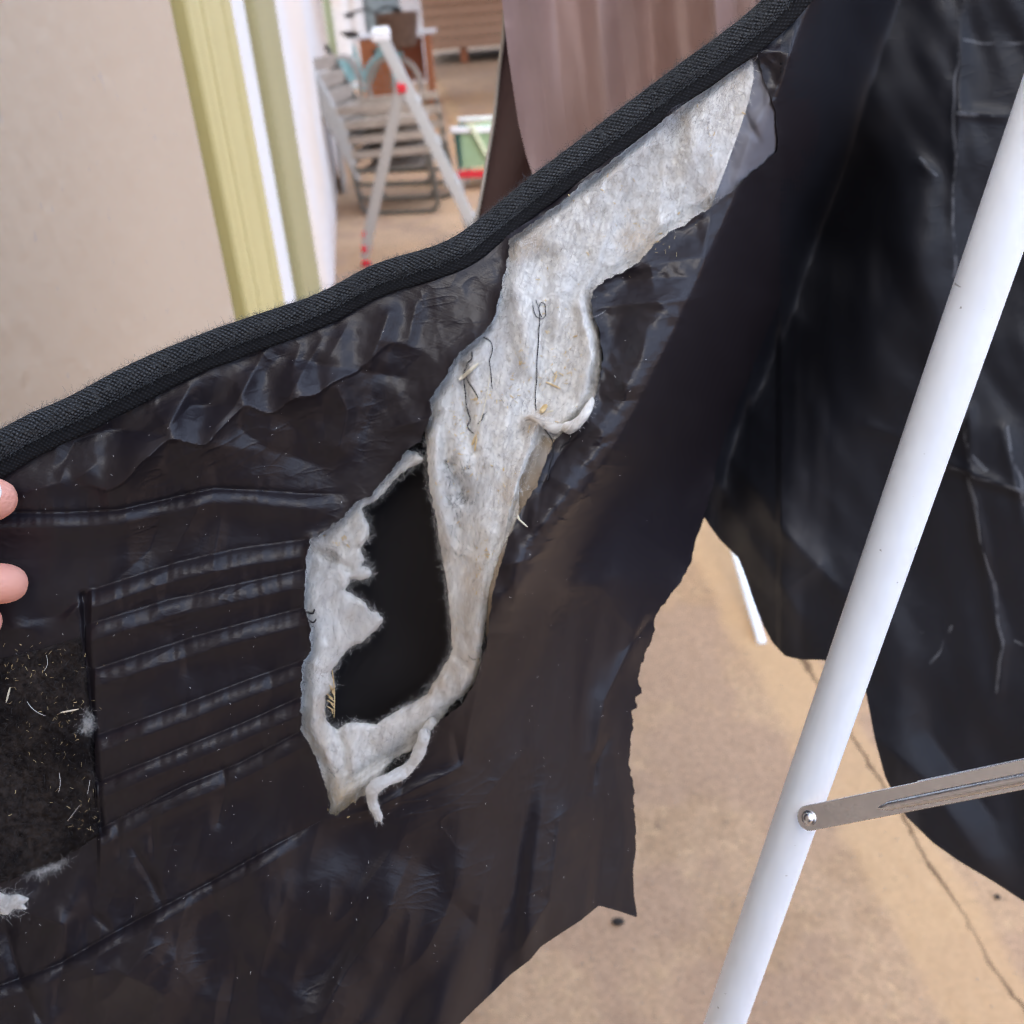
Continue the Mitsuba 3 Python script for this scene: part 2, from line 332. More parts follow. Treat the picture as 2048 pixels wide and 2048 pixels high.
BY = 17.0   # back of the yard
bn = np.array([0, -1.0, 0])
def back(x, y):
    return on_plane(x, y, np.array([0, BY, 0]), bn)
t = thing('back_wall', label='pale wall with a grey-blue door at the back of the yard', category='wall')
xa, xb, xc, xd = back(640, 10)[0], back(726, 20)[0], back(800, 20)[0], back(842, 20)[0]
put(t + '__wall', cat([rbox(((xa - 3 + xb) / 2, BY + .1, 1.5), (xb - xa + 3, .2, 3)), rbox(((xb + xd) / 2, BY + .1, 2.6), (xd - xb, .2, .8)), rbox(((xc + xd) / 2, BY + .1, 1.1), (xd - xc, .2, 2.2))]), 'm_pinkwall')
put(t + '__door', rbox(((xb + xc) / 2, BY + .08, 1.1), (xc - xb, .06, 2.2)), 'm_greyblue', label='grey-blue door')
put(t + '__frame', cat([rbox((xb - .05, BY - .02, 1.1), (.12, .06, 2.2)), rbox((xb - .25, BY - .02, 1.3), (.10, .06, 2.6))]), 'm_whitepaint')

t = thing('timber_shed', label='pinkish wooden plank shed raised on orange stumps at the back of the yard', category='shed')
SY = 20.0
sx0, sx1 = on_plane(835, 40, np.array([0, SY, 0]), bn)[0], 3.6
zb = on_plane(930, 96, np.array([0, SY, 0]), bn)[2]
print('shed bottom', zb, sx0)
zb = max(zb, .1)
hh = .175
for k in range(13):
    put(t + '__plank', rbox(((sx0 + sx1) / 2 + rng.normal() * .01, SY + .02 + .006 * (k % 2), zb + hh * (k + .5)), (sx1 - sx0, .035, hh - .012), .006), 'm_plank')
put(t + '__core', box(((sx0 + sx1) / 2, SY + 1.56, zb + hh * 6.5), (sx1 - sx0 - .1, 3, hh * 13 - .05)), 'm_dark')
for k in range(5):
    put(t + '__stump', rbox((on_plane(927, 100, np.array([0, SY, 0]), bn)[0] + (k - 1) * 1.3, SY + .15, zb / 2), (.14, .14, zb - .004), .02), 'm_orange_wood')

t = thing('veranda_roof', label='corrugated roof over the back of the yard, above the picture', category='roof')
rw = w1 + wd * 2.0
xs = np.linspace(0, 5.0, 70); ys = np.array([9.5, 23.0])
RV = np.array([[w1[0] + wd[0] / wd[1] * (y_ - w1[1]) + x_, y_, 3.5 - .06 * x_ + .02 * math.sin(x_ * 40)] for y_ in ys for x_ in xs])
put(t + '__sheet', (RV, np.array([[k, k + 1, 70 + k + 1, 70 + k] for k in range(69)])), 'm_alu', True)
for y_ in (9.8, 16, 22):
    put(t + '__post', rbox((w1[0] + wd[0] / wd[1] * (y_ - w1[1]) + 4.8, y_, 1.58), (.09, .09, 3.16), .01), 'm_sage')

# ------------------------------------------------------------------ writing desk, bicycle
gd = ground(785, 214)
t = thing('desk', label='orange-brown wooden desk with a pale top behind the bicycle', category='desk')
dx0, dx1 = on_plane(706, 75, gd, bn)[0], on_plane(872, 75, gd, bn)[0]
dz = on_plane(800, 66, gd, bn)[2]
print('desk', gd, dx0, dx1, dz)
put(t + '__top', rbox(((dx0 + dx1) / 2, gd[1] + .3, dz - .02), (dx1 - dx0, .6, .04), .01), 'm_whitepaint')
put(t + '__cabinet', rbox((dx0 + .27, gd[1] + .3, (dz - .04) / 2 + .03), (.42, .52, dz - .1), .01), 'm_orange_wood')
put(t + '__handle', rbox((dx0 + .25, gd[1] + .03, dz * .72), (.06, .03, .16), .01), 'm_dark')
put(t + '__leg', rbox((dx1 - .12, gd[1] + .3, (dz - .04) / 2), (.08, .5, dz - .042), .01), 'm_orange_wood')
put(t + '__back_panel', rbox(((dx0 + dx1) / 2 + .1, gd[1] + .5, dz * .6), (dx1 - dx0 - .6, .03, dz * .6), .01), 'm_orange_wood')

def ringtube(c, R, r, ax, n=40):
    ax = np.asarray(ax, float) / np.linalg.norm(ax); a = np.cross(ax, [0, 0, 1]); a /= np.linalg.norm(a); b = np.cross(ax, a)
    th = np.linspace(0, 2 * np.pi, n + 1)
    return tube(c + R * (np.cos(th)[:, None] * a + np.sin(th)[:, None] * b), r, 8, False)
gb = ground(797, 236)
t = thing('bicycle', label='teal city bicycle with a brown wicker front basket, parked by the desk', category='bicycle')
Rw = .34
bd = np.array([-.62, .78, 0]); bs = np.array([.78, .62, 0])      # towards its tail, its axle
fc = gb + [0, 0, Rw]; rc = fc + bd * 1.05
fax = np.array([.25, 1, 0]); 
for nm, c, ax in (('front_wheel', fc, fax), ('rear_wheel', rc, bs)):
    k = put(f'{t}__{nm}', ringtube(c, Rw - .02, .034, ax), 'm_tyre')
    a = np.asarray(ax) / np.linalg.norm(ax); u = np.cross(a, [0, 0, 1])
    put(k + '__spokes', cat([tube([c, c + (Rw - .03) * (math.cos(q) * u + math.sin(q) * np.array([0, 0, 1]))], .003, 4) for q in np.arange(14) / 14 * 2 * np.pi]), 'm_alu')
head = fc + bd * .22 + [0, 0, .42]; seat_t = fc + bd * .78 + [0, 0, .45]; bb = fc + bd * .58 + [0, 0, -.05]
put(t + '__frame', cat([tube([head, bb], .026), tube([head + [0, 0, -.12], bb + [0, 0, .03]], .02), tube([seat_t, bb], .02), tube([bb, rc], .014), tube([seat_t - [0, 0, .08], rc], .014),
                        tube([head + [0, 0, .1], head - [0, 0, .12]], .024)]), 'm_teal', 30)
put(t + '__fork', cat([tube([head - [0, 0, .1], fc + np.array([0, .05, .32]), fc + np.array([0, .05, 0])], .014), tube([head - [0, 0, .1], fc + np.array([0, -.05, .32]), fc + np.array([0, -.05, 0])], .014)]), 'm_teal', 30)
th = np.linspace(1.2, 2.9, 16)
fa = np.cross(fax / np.linalg.norm(fax), [0, 0, 1])
put(t + '__mudguard', tube(fc + (Rw + .03) * (np.cos(th)[:, None] * fa + np.sin(th)[:, None] * np.array([0, 0, 1])), .03, 6), 'm_teal', 30)
put(t + '__skirt_guard', cat([tube([rc + [0, 0, .02], rc + bd * math.cos(q) * .3 + [0, 0, .3 * abs(math.sin(q))]], .03, 6) for q in np.linspace(.3, 2.8, 9)]), 'm_teal', 30)
hb = head + [0, 0, .36]
put(t + '__handlebar', cat([tube([head, hb], .014), tube([hb - np.array([.28, -.1, -.02]) , hb - np.array([.1, -.02, -.06]), hb, hb + np.array([.1, -.02, .06]), hb + np.array([.28, .05, .03])], .014), tube([hb + np.array([.2, .05, .0]), hb + np.array([.3, .08, .0])], .026), tube([hb - np.array([.26, -.1, .0]), hb - np.array([.36, -.13, .0])], .026)]), 'm_rubber', 30)
put(t + '__saddle', trimesh.convex.convex_hull(np.array([seat_t + [0, 0, .12] + bd * a + bs * b + [0, 0, c] for a, b, c in ((-.16, 0.02, 0), (-.16, -.02, 0), (.12, .1, .03), (.12, -.1, .03), (0, .06, .01), (0, -.06, .01), (.1, .0, -.05), (-.1, 0, -.04))])), 'm_rubber', 30)
bc = fc + np.array([.12, -.10, .42])
prof = [(0.16, 0), (.185, .02), (.235, .33), (.245, .35), (.235, .36), (.215, .34), (.165, .03), (0, .03)]
bk = trimesh.creation.revolve(np.array([(0, 0)] + prof), sections=28); bk.apply_translation(bc)
k = put(t + '__basket', bk, 'm_wicker', 30)
put(k + '__weave', cat([ringtube(bc + [0, 0, z], .185 + .05 * z / .33, .009, (0.001, 0, 1), 28) for z in np.arange(.03, .34, .03)]), 'm_wicker', 30)

# ------------------------------------------------------------------ aluminium step ladder seen from its side
t = thing('step_ladder', label='pale aluminium A-frame step ladder with red caps standing in the yard', category='ladder')
f1 = ground(731, 533); f2 = ground(982, 528)
aw = np.array([0, 1, 0.0])
mid = (f1 + f2) / 2
lad_n = np.cross(f2 - f1, [0, 0, 1]); lad_n /= np.linalg.norm(lad_n)
top = on_plane(762, 72, f1, lad_n); hin = on_plane(803, 176, f1, lad_n)
dep = np.array([lad_n[0], lad_n[1], 0]); dep *= np.sign(dep[1])
dep = (ray(800, 300) * [1, 1, 0]); dep /= np.linalg.norm(dep)
W = .36
for o in (0, W):
    put(t + '__front_rail', bar(f2 + dep * o, top + dep * o,   .058, .024, dep, .004), 'm_alu')
    put(t + '__rear_rail', bar(f1 + dep * o + [0, 0, .05], hin + dep * o, .05, .022, dep, .004), 'm_alu')
    put(t + '__foot_cap', bar(f1 + dep * o, f1 + dep * o + (hin - f1) * .035, .054, .028, dep), 'm_red', 30)
    put(t + '__hinge', rbox(hin + dep * (o - .02), (.05, .03, .05), .012), 'm_red', 30)
    put(t + '__clip', rbox(f1 + (hin - f1) * .11 + dep * (o - .005) - np.array([.03, 0, 0]), (.03, .03, .045), .008), 'm_red', 30)
for q in (.18, .36, .54, .72):
    p = f2 + (top - f2) * q
    put(t + '__tread', rbox(p + dep * W / 2, (.09, W - .026, .025), .004, np.stack([np.cross(dep, [0, 0, 1]), dep, [0, 0, 1]], 1)), 'm_alu')
put(t + '__top_cap', bar(top - dep * .02, top + dep * (W + .02), .10, .06, (0, 0, 1), .012), 'm_whitepaint', label='bright white top cap')

# ------------------------------------------------------------------ stack of slatted garden chairs
ga, gbb = ground(722, 432), ground(880, 426)
cx = gbb - ga; cw = np.linalg.norm(cx); cx /= cw
cy = np.array([-cx[1], cx[0], 0])
print('chair width', cw, ga)
def P3(o, x, y, z):
    return o + cx * x + cy * y + np.array([0, 0, z])
CR = np.stack([cx, cy, [0, 0, 1]], 1)
names = ['lowest', 'second lowest', 'second highest', 'topmost']
for i in range(4):
    o = ga + np.array([0, 0, i * .098]) - cx * (.012 * i)
    t = thing('garden_chair', label=f'slatted garden chair with dark tube frame, {names[i]} of the stack behind the ladder', category='chair', group='stacked garden chairs')
    for y in (0, .5):
        pts = curve([P3(o, .0, y, .27), P3(o, .02, y, .06), P3(o, .06, y, .018), P3(o, cw - .06, y, .018), P3(o, cw - .01, y, .07), P3(o, cw - .02, y, .31)], 26)
        put(t + '__side_frame', tube(pts, .016, 8), 'm_chairframe', 30)
        put(t + '__armrest', bar(P3(o, -.06, y, .41), P3(o, cw - .02, y, .43), .05, .03, cy), 'm_chairslat')
        put(t + '__arm_post', tube([P3(o, cw - .02, y, .31), P3(o, cw - .04, y, .42)], .014, 8), 'm_chairframe', 30)
        put(t + '__back_post', tube(curve([P3(o, .02, y, .25), P3(o, -.08, y, .50), P3(o, -.22, y, .80)], 8), .02, 8), 'm_chairframe' if y else 'm_alu', 30)
    for k in range(6):
        put(t + '__seat_slat', rbox(P3(o, .05 + .085 * k, .25, .295 + .004 * k), (.07, .50, .02), .004, CR), 'm_chairslat')
    for k in range(4):
        q = .25 + .2 * k
        put(t + '__back_slat', rbox(P3(o, .02 - .24 * q + .015, .25, .25 + .53 * q), (.02, .5, .085), .004, CR), 'm_chairslat')

# ------------------------------------------------------------------ green folding stool
gs = ground(912, 385)
t = thing('folding_seat', label='green canvas folding seat with white rail and red foot bar beside the chair stack', category='folding chair')
sn = np.array([0.12, -1, 0]); sn /= np.linalg.norm(sn)
def SP(x, y):
    return on_plane(x, y, gs, sn)
q0, q1, q2, q3 = SP(908, 258), SP(1010, 252), SP(1010, 330), SP(918, 338)
sd = np.array([.05, .34, 0])
def prism4(a, b, c, d, off):
    return trimesh.convex.convex_hull(np.array([a, b, c, d, a + off, b + off, c + off, d + off]))
put(t + '__canvas', prism4(SP(920, 262), q1, q2, SP(926, 336), sd), 'm_greencanvas')
put(t + '__side_panel', prism4(SP(906, 258), SP(920, 261) , SP(926, 337), SP(916, 337), sd * .98), 'm_darkgreen', label='dark green side panel')
put(t + '__rail', bar(SP(900, 260), SP(1015, 258), .05, .04), 'm_whitepaint')
put(t + '__rail', bar(SP(902, 252) + sd, SP(1015, 246) + sd, .03, .03), 'm_whitepaint')
put(t + '__brace', bar(SP(943, 248) - sd * .1, SP(980, 318) - sd * .1, .04, .03), 'm_paleyellow')
put(t + '__foot_bar', bar(SP(914, 349), SP(1005, 346), .05, .05), 'm_red', 30)
for q in ([SP(918, 338), SP(926, 385)], [SP(1000, 338), SP(972, 386)], [SP(925, 338) + sd, SP(925, 380) + sd * .6], [SP(1000, 338) + sd, SP(985, 380) + sd * .6]):
    put(t + '__leg', tube(q, .014), 'm_alu', 30)

# ------------------------------------------------------------------ cloth: depth of the draped blanket
def pn(x, y, seed=0):
    """gradient noise, about -1 to 1"""
    x, y = np.broadcast_arrays(np.asarray(x, float), np.asarray(y, float))
    i, j = np.floor(x).astype(np.int64), np.floor(y).astype(np.int64); fx, fy = x - i, y - j
    u, v = fx ** 3 * (fx * (fx * 6 - 15) + 10), fy ** 3 * (fy * (fy * 6 - 15) + 10)
    def g(a, b):
        h = ((i + a) * 374761393 + (j + b) * 668265263 + seed * 974634431) & 0xFFFFFFFF
        h = ((h ^ (h >> 13)) * 1274126177) & 0xFFFFFFFF; t = ((h ^ (h >> 16)) & 0xFFFF) / 65536 * 2 * np.pi
        return np.cos(t) * (fx - a) + np.sin(t) * (fy - b)
    return 1.5 * ((g(0, 0) * (1 - u) + g(1, 0) * u) * (1 - v) + (g(0, 1) * (1 - u) + g(1, 1) * u) * v)


def pf(x, y, octaves=3, seed=0):
    out = 0
    for o in range(octaves):
        c, s_ = math.cos(.9 * o + .4), math.sin(.9 * o + .4)
        out = out + .5 ** o * pn((x * c - y * s_) * 2 ** o, (x * s_ + y * c) * 2 ** o, seed + o)
    return out


def ridged(x, y, seed=0):
    return 1 - np.abs(pn(x, y, seed)) * 1.7


def crumple(x, y):
    """sharp little folds of the satin: strong below the binding and beside the rip, weak on the quilted part"""
    up = np.clip((1010 - y) / 160, 0, 1) * np.clip((1000 - x) / 150, 0, 1)
    rt = np.clip((x - 960) / 60, 0, 1) * np.clip((1700 - x) / 150, 0, 1) * np.clip((1350 - y) / 250, 0, 1)
    lo = np.clip((y - 1650) / 150, 0, 1) * np.clip((900 - x) / 300, 0, 1)
    w = (np.maximum(np.maximum(up, rt * 1.7), lo * .55) + .16) * .55
    wx, wy = x + 40 * pn(x / 130, y / 130, 31), y + 40 * pn(x / 130, y / 130, 37)
    a, b = (wx * .5 + wy * .87), (wy * .5 - wx * .87)                  # folds run away from the binding
    h = .0034 * (ridged(b / 150, a / 330, 3) - .5) + .0016 * (ridged(a / 170, b / 120, 5) - .5) + .0003 * (ridged(b / 62, a / 120, 9) - .5) + .0005 * pf(x / 30, y / 30, 2, 4)
    return w * h


def inv_affine(p):
    A = np.array([[1, x, y] for x, y, d in p]); c = np.linalg.solve(A, np.array([1 / d for x, y, d in p]))
    return lambda x, y: 1 / (c[0] + c[1] * x + c[2] * y)


D_left = inv_affine([(0, 960, .432), (1450, 150, .452), (600, 1900, .505)])
D_right = inv_affine([(1900, 0, .565), (2048, 1024, .63), (1900, 1800, .73)])
RY = [-300, 0, 300, 560, 850, 1150, 1330, 1530, 1800, 2200]
RX = [1800, 1660, 1545, 1430, 1290, 1090, 1010, 960, 940, 900]
VY = [-300, 0, 600, 1030, 1300, 1600, 2200]
VX = [1900, 1800, 1600, 1440, 1420, 1470, 1500]


from scipy.interpolate import PchipInterpolator
RXF, VXF = PchipInterpolator(RY, RX), PchipInterpolator(VY, VX)


def smooth01(t):
    t = np.clip(t, 0, 1)
    return t * t * t * (t * (6 * t - 15) + 10)


def dist_line(x, y, pts):
    """distance to a polyline, and where along it (0..1)"""
    best = np.full(x.shape, 1e9); tt = np.zeros(x.shape); P = np.asarray(pts, float)
    n = len(P) - 1
    for i in range(n):
        a, b = P[i], P[i + 1]; d = b - a; L2 = d @ d
        t = np.clip(((x - a[0]) * d[0] + (y - a[1]) * d[1]) / L2, 0, 1)
        q = np.hypot(x - a[0] - t * d[0], y - a[1] - t * d[1])
        m = q < best
        best = np.where(m, q, best); tt = np.where(m, (i + t) / n, tt)
    return best, tt


QUILT = [[(191, 1178), (353, 1125), (480, 1097), (620, 1078)], [(181, 1247), (343, 1198), (480, 1167), (608, 1139)], [(196, 1336), (393, 1272), (500, 1243), (608, 1215)],
         [(201, 1468), (393, 1399), (500, 1358), (604, 1321)], [(201, 1561), (368, 1493), (480, 1448), (601, 1394)], [(206, 1655), (368, 1571), (480, 1525), (603, 1461)]]
SEAM_TOP = [(-330, 1040), (36, 1026), (130, 1026), (235, 1020), (333, 998), (427, 977), (507, 980), (600, 988), (700, 990)]
SEAM_LOW = [(-330, 2080), (60, 1950), (123, 1925), (236, 1861), (422, 1763), (589, 1669), (645, 1640)]
SEAM_PATCH = [(166, 1190), (172, 1260), (177, 1336), (190, 1500), (203, 1665)]
# (points, half width px, height mm (+ towards the viewer), taper)
CREASES = [
    ([(380, 774), (333, 864)], 11, 2.6), ([(525, 712), (471, 810), (431, 854)], 11, 2.8), ([(645, 676), (580, 792)], 12, 2.4), ([(695, 652), (655, 720)], 12, 1.6),
    ([(777, 630), (740, 730)], 11, 2.2), ([(833, 607), (818, 682)], 11, 1.8), ([(600, 690), (585, 735)], 9, 1.2),
    ([(127, 925), (150, 880), (217, 858), (326, 868)], 14, -2.6), ([(326, 868), (380, 812), (475, 812)], 13, -2.6), ([(560, 712), (677, 735), (818, 757)], 12, -2.0),
    ([(677, 780), (695, 824), (680, 890)], 16, 3.0), ([(856, 838), (766, 861)], 16, 2.5), ([(640, 760), (650, 850)], 25, -3.5), ([(470, 850), (540, 900), (640, 930)], 30, -3.0),
    ([(330, 930), (420, 890), (520, 900)], 35, 3.0), ([(150, 960), (190, 930)], 18, 2.2), ([(48, 985), (120, 965), (130, 935)], 14, 1.8),
    ([(440, 1040), (427, 1130)], 14, 1.5), ([(330, 1010), (300, 1100), (220, 1170)], 22, -2.0), ([(400, 1010), (345, 1110)], 20, 1.6), ([(170, 1190), (120, 1230), (60, 1240)], 16, -1.6), ([(10, 1260), (60, 1255)], 14, 1.6), ([(164, 1205), (135, 1235)], 8, 1.4),
    ([(265, 1694), (300, 1755), (324, 1807)], 9, -3.2), ([(236, 1650), (241, 1714)], 8, -2.6), ([(304, 1630), (307, 1714)], 8, -2.2), ([(447, 1537), (452, 1570), (437, 1645)], 8, -2.2),
    ([(186, 1826), (221, 1860)], 8, -2.4), ([(133, 1910), (120, 1960), (113, 2008)], 14, -3.6), ([(422, 1763), (432, 1820)], 9, -1.8), ([(492, 1725), (484, 1765)], 10, -1.4), ([(585, 1690), (560, 1790), (575, 1900)], 14, -.9),
    ([(15, 1866), (40, 1960), (85, 2048)], 12, -4.0), ([(480, 1890), (455, 2040)], 24, -3.0), ([(145, 1965), (230, 1940), (330, 1990)], 40, 4.0), ([(60, 1830), (130, 1850), (135, 1920)], 26, 3.0), ([(330, 1880), (240, 1960)], 30, 2.0),
    ([(372, 1295), (374, 1345)], 8, -1.2), ([(373, 1405), (372, 1430)], 8, -1.2), ([(360, 1420), (355, 1490)], 10, -.8), ([(335, 1130), (330, 1190)], 8, -1.0), ([(345, 1300), (352, 1330)], 8, -.8), ([(515, 1170), (520, 1210)], 8, -.8), ([(440, 1090), (445, 1150)], 8, -.8), ([(540, 1345), (545, 1385)], 8, -.7),
    # right of the tear
    ([(1273, 538), (1340, 523), (1409, 513)], 11, 2.0), ([(1250, 560), (1330, 556), (1400, 553)], 12, -2.0), ([(1190, 616), (1290, 605), (1397, 598)], 9, 2.0), ([(1297, 640), (1285, 700), (1252, 776)], 26, 2.6), ([(1426, 418), (1412, 480), (1405, 548)], 9, 1.8), ([(1310, 660), (1400, 640)], 10, -1.4),
    ([(1600, 21), (1583, 95), (1573, 130), (1558, 196)], 10, 2.6), ([(1521, 99), (1579, 108)], 10, 1.8), ([(1650, 10), (1640, 120)], 16, 1.4), ([(1720, 30), (1640, 330)], 20, -3.0), ([(1560, 215), (1610, 185)], 10, -1.2),
    ([(1206, 803), (1299, 799)], 9, -1.8), ([(1165, 905), (1243, 872)], 8, -1.6), ([(1161, 860), (1113, 917), (1082, 976), (1072, 1032), (1053, 1120)], 9, -2.8), ([(1080, 985), (1060, 1090)], 8, 1.8), ([(1009, 1129), (1046, 1124), (1132, 1087)], 9, 2.0), ([(1009, 1140), (1132, 1105)], 10, -1.8), ([(985, 1270), (1045, 1262)], 8, 1.2),
    ([(1100, 860), (1105, 900), (1080, 960)], 9, -1.6), ([(1040, 1140), (1024, 1250)], 14, 1.6), ([(910, 1000), (910, 1000.1)], 5, 0),
    ([(663, 1640), (750, 1617), (840, 1573), (890, 1552), (926, 1530)], 7, 1.5), ([(926, 1530), (942, 1437), (967, 1336)], 7, 1.5), ([(908, 1468), (920, 1525)], 7, -2.0), ([(810, 1540), (800, 1600)], 9, -1.2),
    # right-hand lobe
    ([(1925, 0), (1915, 250), (1906, 420), (1905, 520)], 8, .9), ([(1935, 820), (1942, 960), (1975, 1150), (2003, 1290), (2000, 1380)], 9, 2.0), ([(1880, 920), (1960, 955), (2060, 990)], 9, 2.0), ([(2005, 860), (2030, 960), (2045, 1050)], 9, 1.8), ([(1900, 950), (2060, 1010)], 8, -1.0),
    ([(1920, 225), (2010, 232)], 8, 1.4), ([(1840, 325), (1868, 350)], 8, 1.4), ([(1735, 850), (1800, 875)], 8, 1.2), ([(1420, 930), (1500, 1080), (1600, 1230)], 22, 5.0), ([(1470, 920), (1560, 1060), (1680, 1180)], 18, 4.0), ([(1540, 1200), (1640, 1130)], 9, 1.8), ([(1480, 1150), (1560, 1210), (1600, 1280)], 12, -3), ([(1720, 1450), (1850, 1560), (1960, 1720)], 50, 8.0), ([(1860, 1470), (1990, 1640)], 40, -6.0),
    # dark flank of the left panel
    ([(1215, 1480), (1190, 1530), (1185, 1580)], 7, -3.0), ([(1290, 1230), (1210, 1400), (1190, 1500)], 14, 4.0), ([(1300, 1240), (1250, 1300)], 10, -3.0), ([(1120, 1640), (1100, 1800), (1040, 1900)], 22, 5.0), ([(1050, 1500), (950, 1620)], 30, 2.5), ([(900, 1800), (960, 1860)], 30, -2.5), ([(700, 1900), (640, 2048)], 36, 3.0), ([(820, 1720), (760, 1850)], 50, 2.5)]


def side_line(x, y, pts):
    """signed offset across the nearest segment (positive below)"""
    P = np.asarray(pts, float)
    yy = np.interp(x, P[:, 0], P[:, 1])
    return y - yy


def bumps(x, y):
    h = np.zeros(x.shape)
    for pts, w, a in CREASES:
        P = np.asarray(pts); lo, hi = P.min(0) - 4 * w, P.max(0) + 4 * w
        m = (x > lo[0]) & (x < hi[0]) & (y > lo[1]) & (y < hi[1])
        if m.any():
            d, t = dist_line(x[m], y[m], pts)
            g = (.55 * np.exp(-np.sqrt(d * d + 2.5) / (w * .9)) + .5 * np.exp(-(d / (w * 1.8)) ** 2)) if a > 0 else (.6 * np.exp(-np.sqrt(d * d + 2) / (w * .7)) + .4 * np.exp(-(d / (w * 1.5)) ** 2))
            h[m] += (a if a > 0 else .6 * a) * 1e-3 * g * (.35 + .65 * np.sin(np.pi * np.clip(.12 + .76 * t, 0, 1)))
    for pts in QUILT:
        P = np.asarray(pts)
        m = (x > P[0, 0] - 10) & (x < P[-1, 0] + 60) & (abs(y - 1370) < 420)
        d = side_line(x[m], y[m], pts)
        rise = np.clip(d / 42, 0, 1); shingle = np.where(d > 0, (1 - (1 - rise) ** 2.4) * np.exp(-np.maximum(d - 36, 0) / 34), 0)
        h[m] += 3.3e-3 * shingle - .25e-3 * np.exp(-np.abs(d) / 3) + (.22e-3 * pn(x[m] / 14, y[m] / 60, 3) + .55e-3 * pn(x[m] / 43, y[m] / 90, 8)) * np.exp(-np.abs(d - 14) / 30)
    for pts, a in ((SEAM_TOP, 2.6), (SEAM_LOW, 2.2)):
        P = np.asarray(pts)
        m = (x > P[0, 0] - 20) & (x < P[-1, 0])
        d = side_line(x[m], y[m], pts); f = np.clip((P[-1, 0] - x[m]) / 90, 0, 1) * (abs(d) < 90)
        rise = np.clip(d / 30, 0, 1); shingle = np.where(d > 0, rise * (2 - rise) * np.exp(-np.maximum(d - 30, 0) / 34) * np.clip((95 - d) / 50, 0, 1), 0)
        h[m] += f * (a * 1e-3 * (.95 * shingle - .4 * np.exp(-np.abs(d) / 5)) + .4e-3 * pn(x[m] / 13, y[m] / 70, 6) * np.exp(-np.abs(d) / 20))
    # the strip below the binding leans back to the sky, then tucks in under small arches
    e = y - np.interp(x, low_edge[:, 0], low_edge[:, 1]); e = e + 34 * pn(x / 75, y / 400, 51)
    wx_ = smooth01((x - 120) / 160) * smooth01((960 - x) / 420)
    h += wx_ * .0105 * np.where(e < 125, smooth01(e / 170) * 1.35, np.exp(-np.maximum(e - 125, 0) / 60) * 1.06) * (e > 0) * (.75 + .5 * pn(x / 160, y / 300, 55))
    d, _ = dist_line(x, y, SEAM_PATCH); h -= 1.6e-3 * np.exp(-(d / 6) ** 2)
    return h


def lean(x, y, rx):
    """the cloth beside the rip leans out towards its foot and tucks in again below"""
    return .050 * smooth01((x - 640) / 480) * smooth01((rx + 70 - x) / 170) * np.clip((y - 430) / 760, 0, 1) * smooth01((1720 - y) / 560)


def turn(x, rx, vx, y):
    t = np.clip((x - rx + 40) / (vx - rx + 40), 0, 1)
    sharp = 1 - (1 - (np.sqrt(t * t + .012) - .1095) / (math.sqrt(1.012) - .1095)) ** 1.5
    soft = smooth01((x - rx + 330) / (vx - rx + 520)); k = smooth01((y - 980) / 420)
    return sharp * (1 - k) + soft * k


def depth(x, y, side=False):
    x, y = np.asarray(x, float), np.asarray(y, float)
    rx, vx = RXF(y), VXF(y)
    s = turn(x, rx, vx, y)
    dl, drt = D_left(x, y), D_right(x, y)
    flank = 0 if side else smooth01((y - 880) / 330)
    # slow swells of the hanging cloth
    sw = pf(x / 300, y / 400, 2, 3) * .007 * (x < 1700) * np.clip((y - 850) / 500, 0, 1)
    fold = .008 * pf((x - .25 * y) / 260, (y + .2 * x) / 620, 2, 41) + .002 * pf((x - .5 * y) / 110, (y + .4 * x) / 330, 2, 47)
    low_ = smooth01((y - 1560) / 260) * smooth01((1150 - x) / 250)
    fine = low_ * (.0060 * pf((x + .35 * y) / 150, (y - .3 * x) / 420, 2, 81) + .0022 * (ridged((x + .5 * y) / 95, (y - .4 * x) / 300, 83) - .5)) + .0045 * smooth01((x - RXF(y)) / 120) * pf((x + .12 * y) / 85, (y - .1 * x) / 520, 2, 61) * (x < 1500) + crumple(x, y) + .0010 * pf(x / 120, y / 150, 2, 21)
    q = x - rx + 25; pit = .055 * np.exp(-((x - vx + 30) / 120) ** 2) * smooth01((y - 150) / 400); lip = -pit + .026 * np.where(q < 0, np.exp(-(q / 105) ** 2), np.exp(-(q / 60) ** 2)) * smooth01((y - 250) / 500) * smooth01((1560 - y) / 420) + lean(x, y, rx)
    if not side:
        k = np.clip((y - np.interp(x, mid_edge[:, 0], mid_edge[:, 1])) / 70, .0, 1)
        fine = fine * k
        bm = bumps(x, y) * k
    else:
        bm = bumps(x, y)
    return dl * (1 - s) + ((drt + fold) * (1 - flank) + (dl + .075 + .004 * np.sin(x / 30)) * flank) * s + sw * (1 - s) - lip - fine - 1.6 * bm


def depth_smooth(x, y):
    return depth(x, y)


# ------------------------------------------------------------------ cloth sheets cut from outlines
def sdf(poly, X, Y):
    b = poly.boundary
    pts = shapely.points(X.ravel(), Y.ravel())
    d = shapely.distance(b, pts)
    inside = shapely.contains_xy(poly, X.ravel(), Y.ravel())
    return np.where(inside, d, -d).reshape(X.shape)


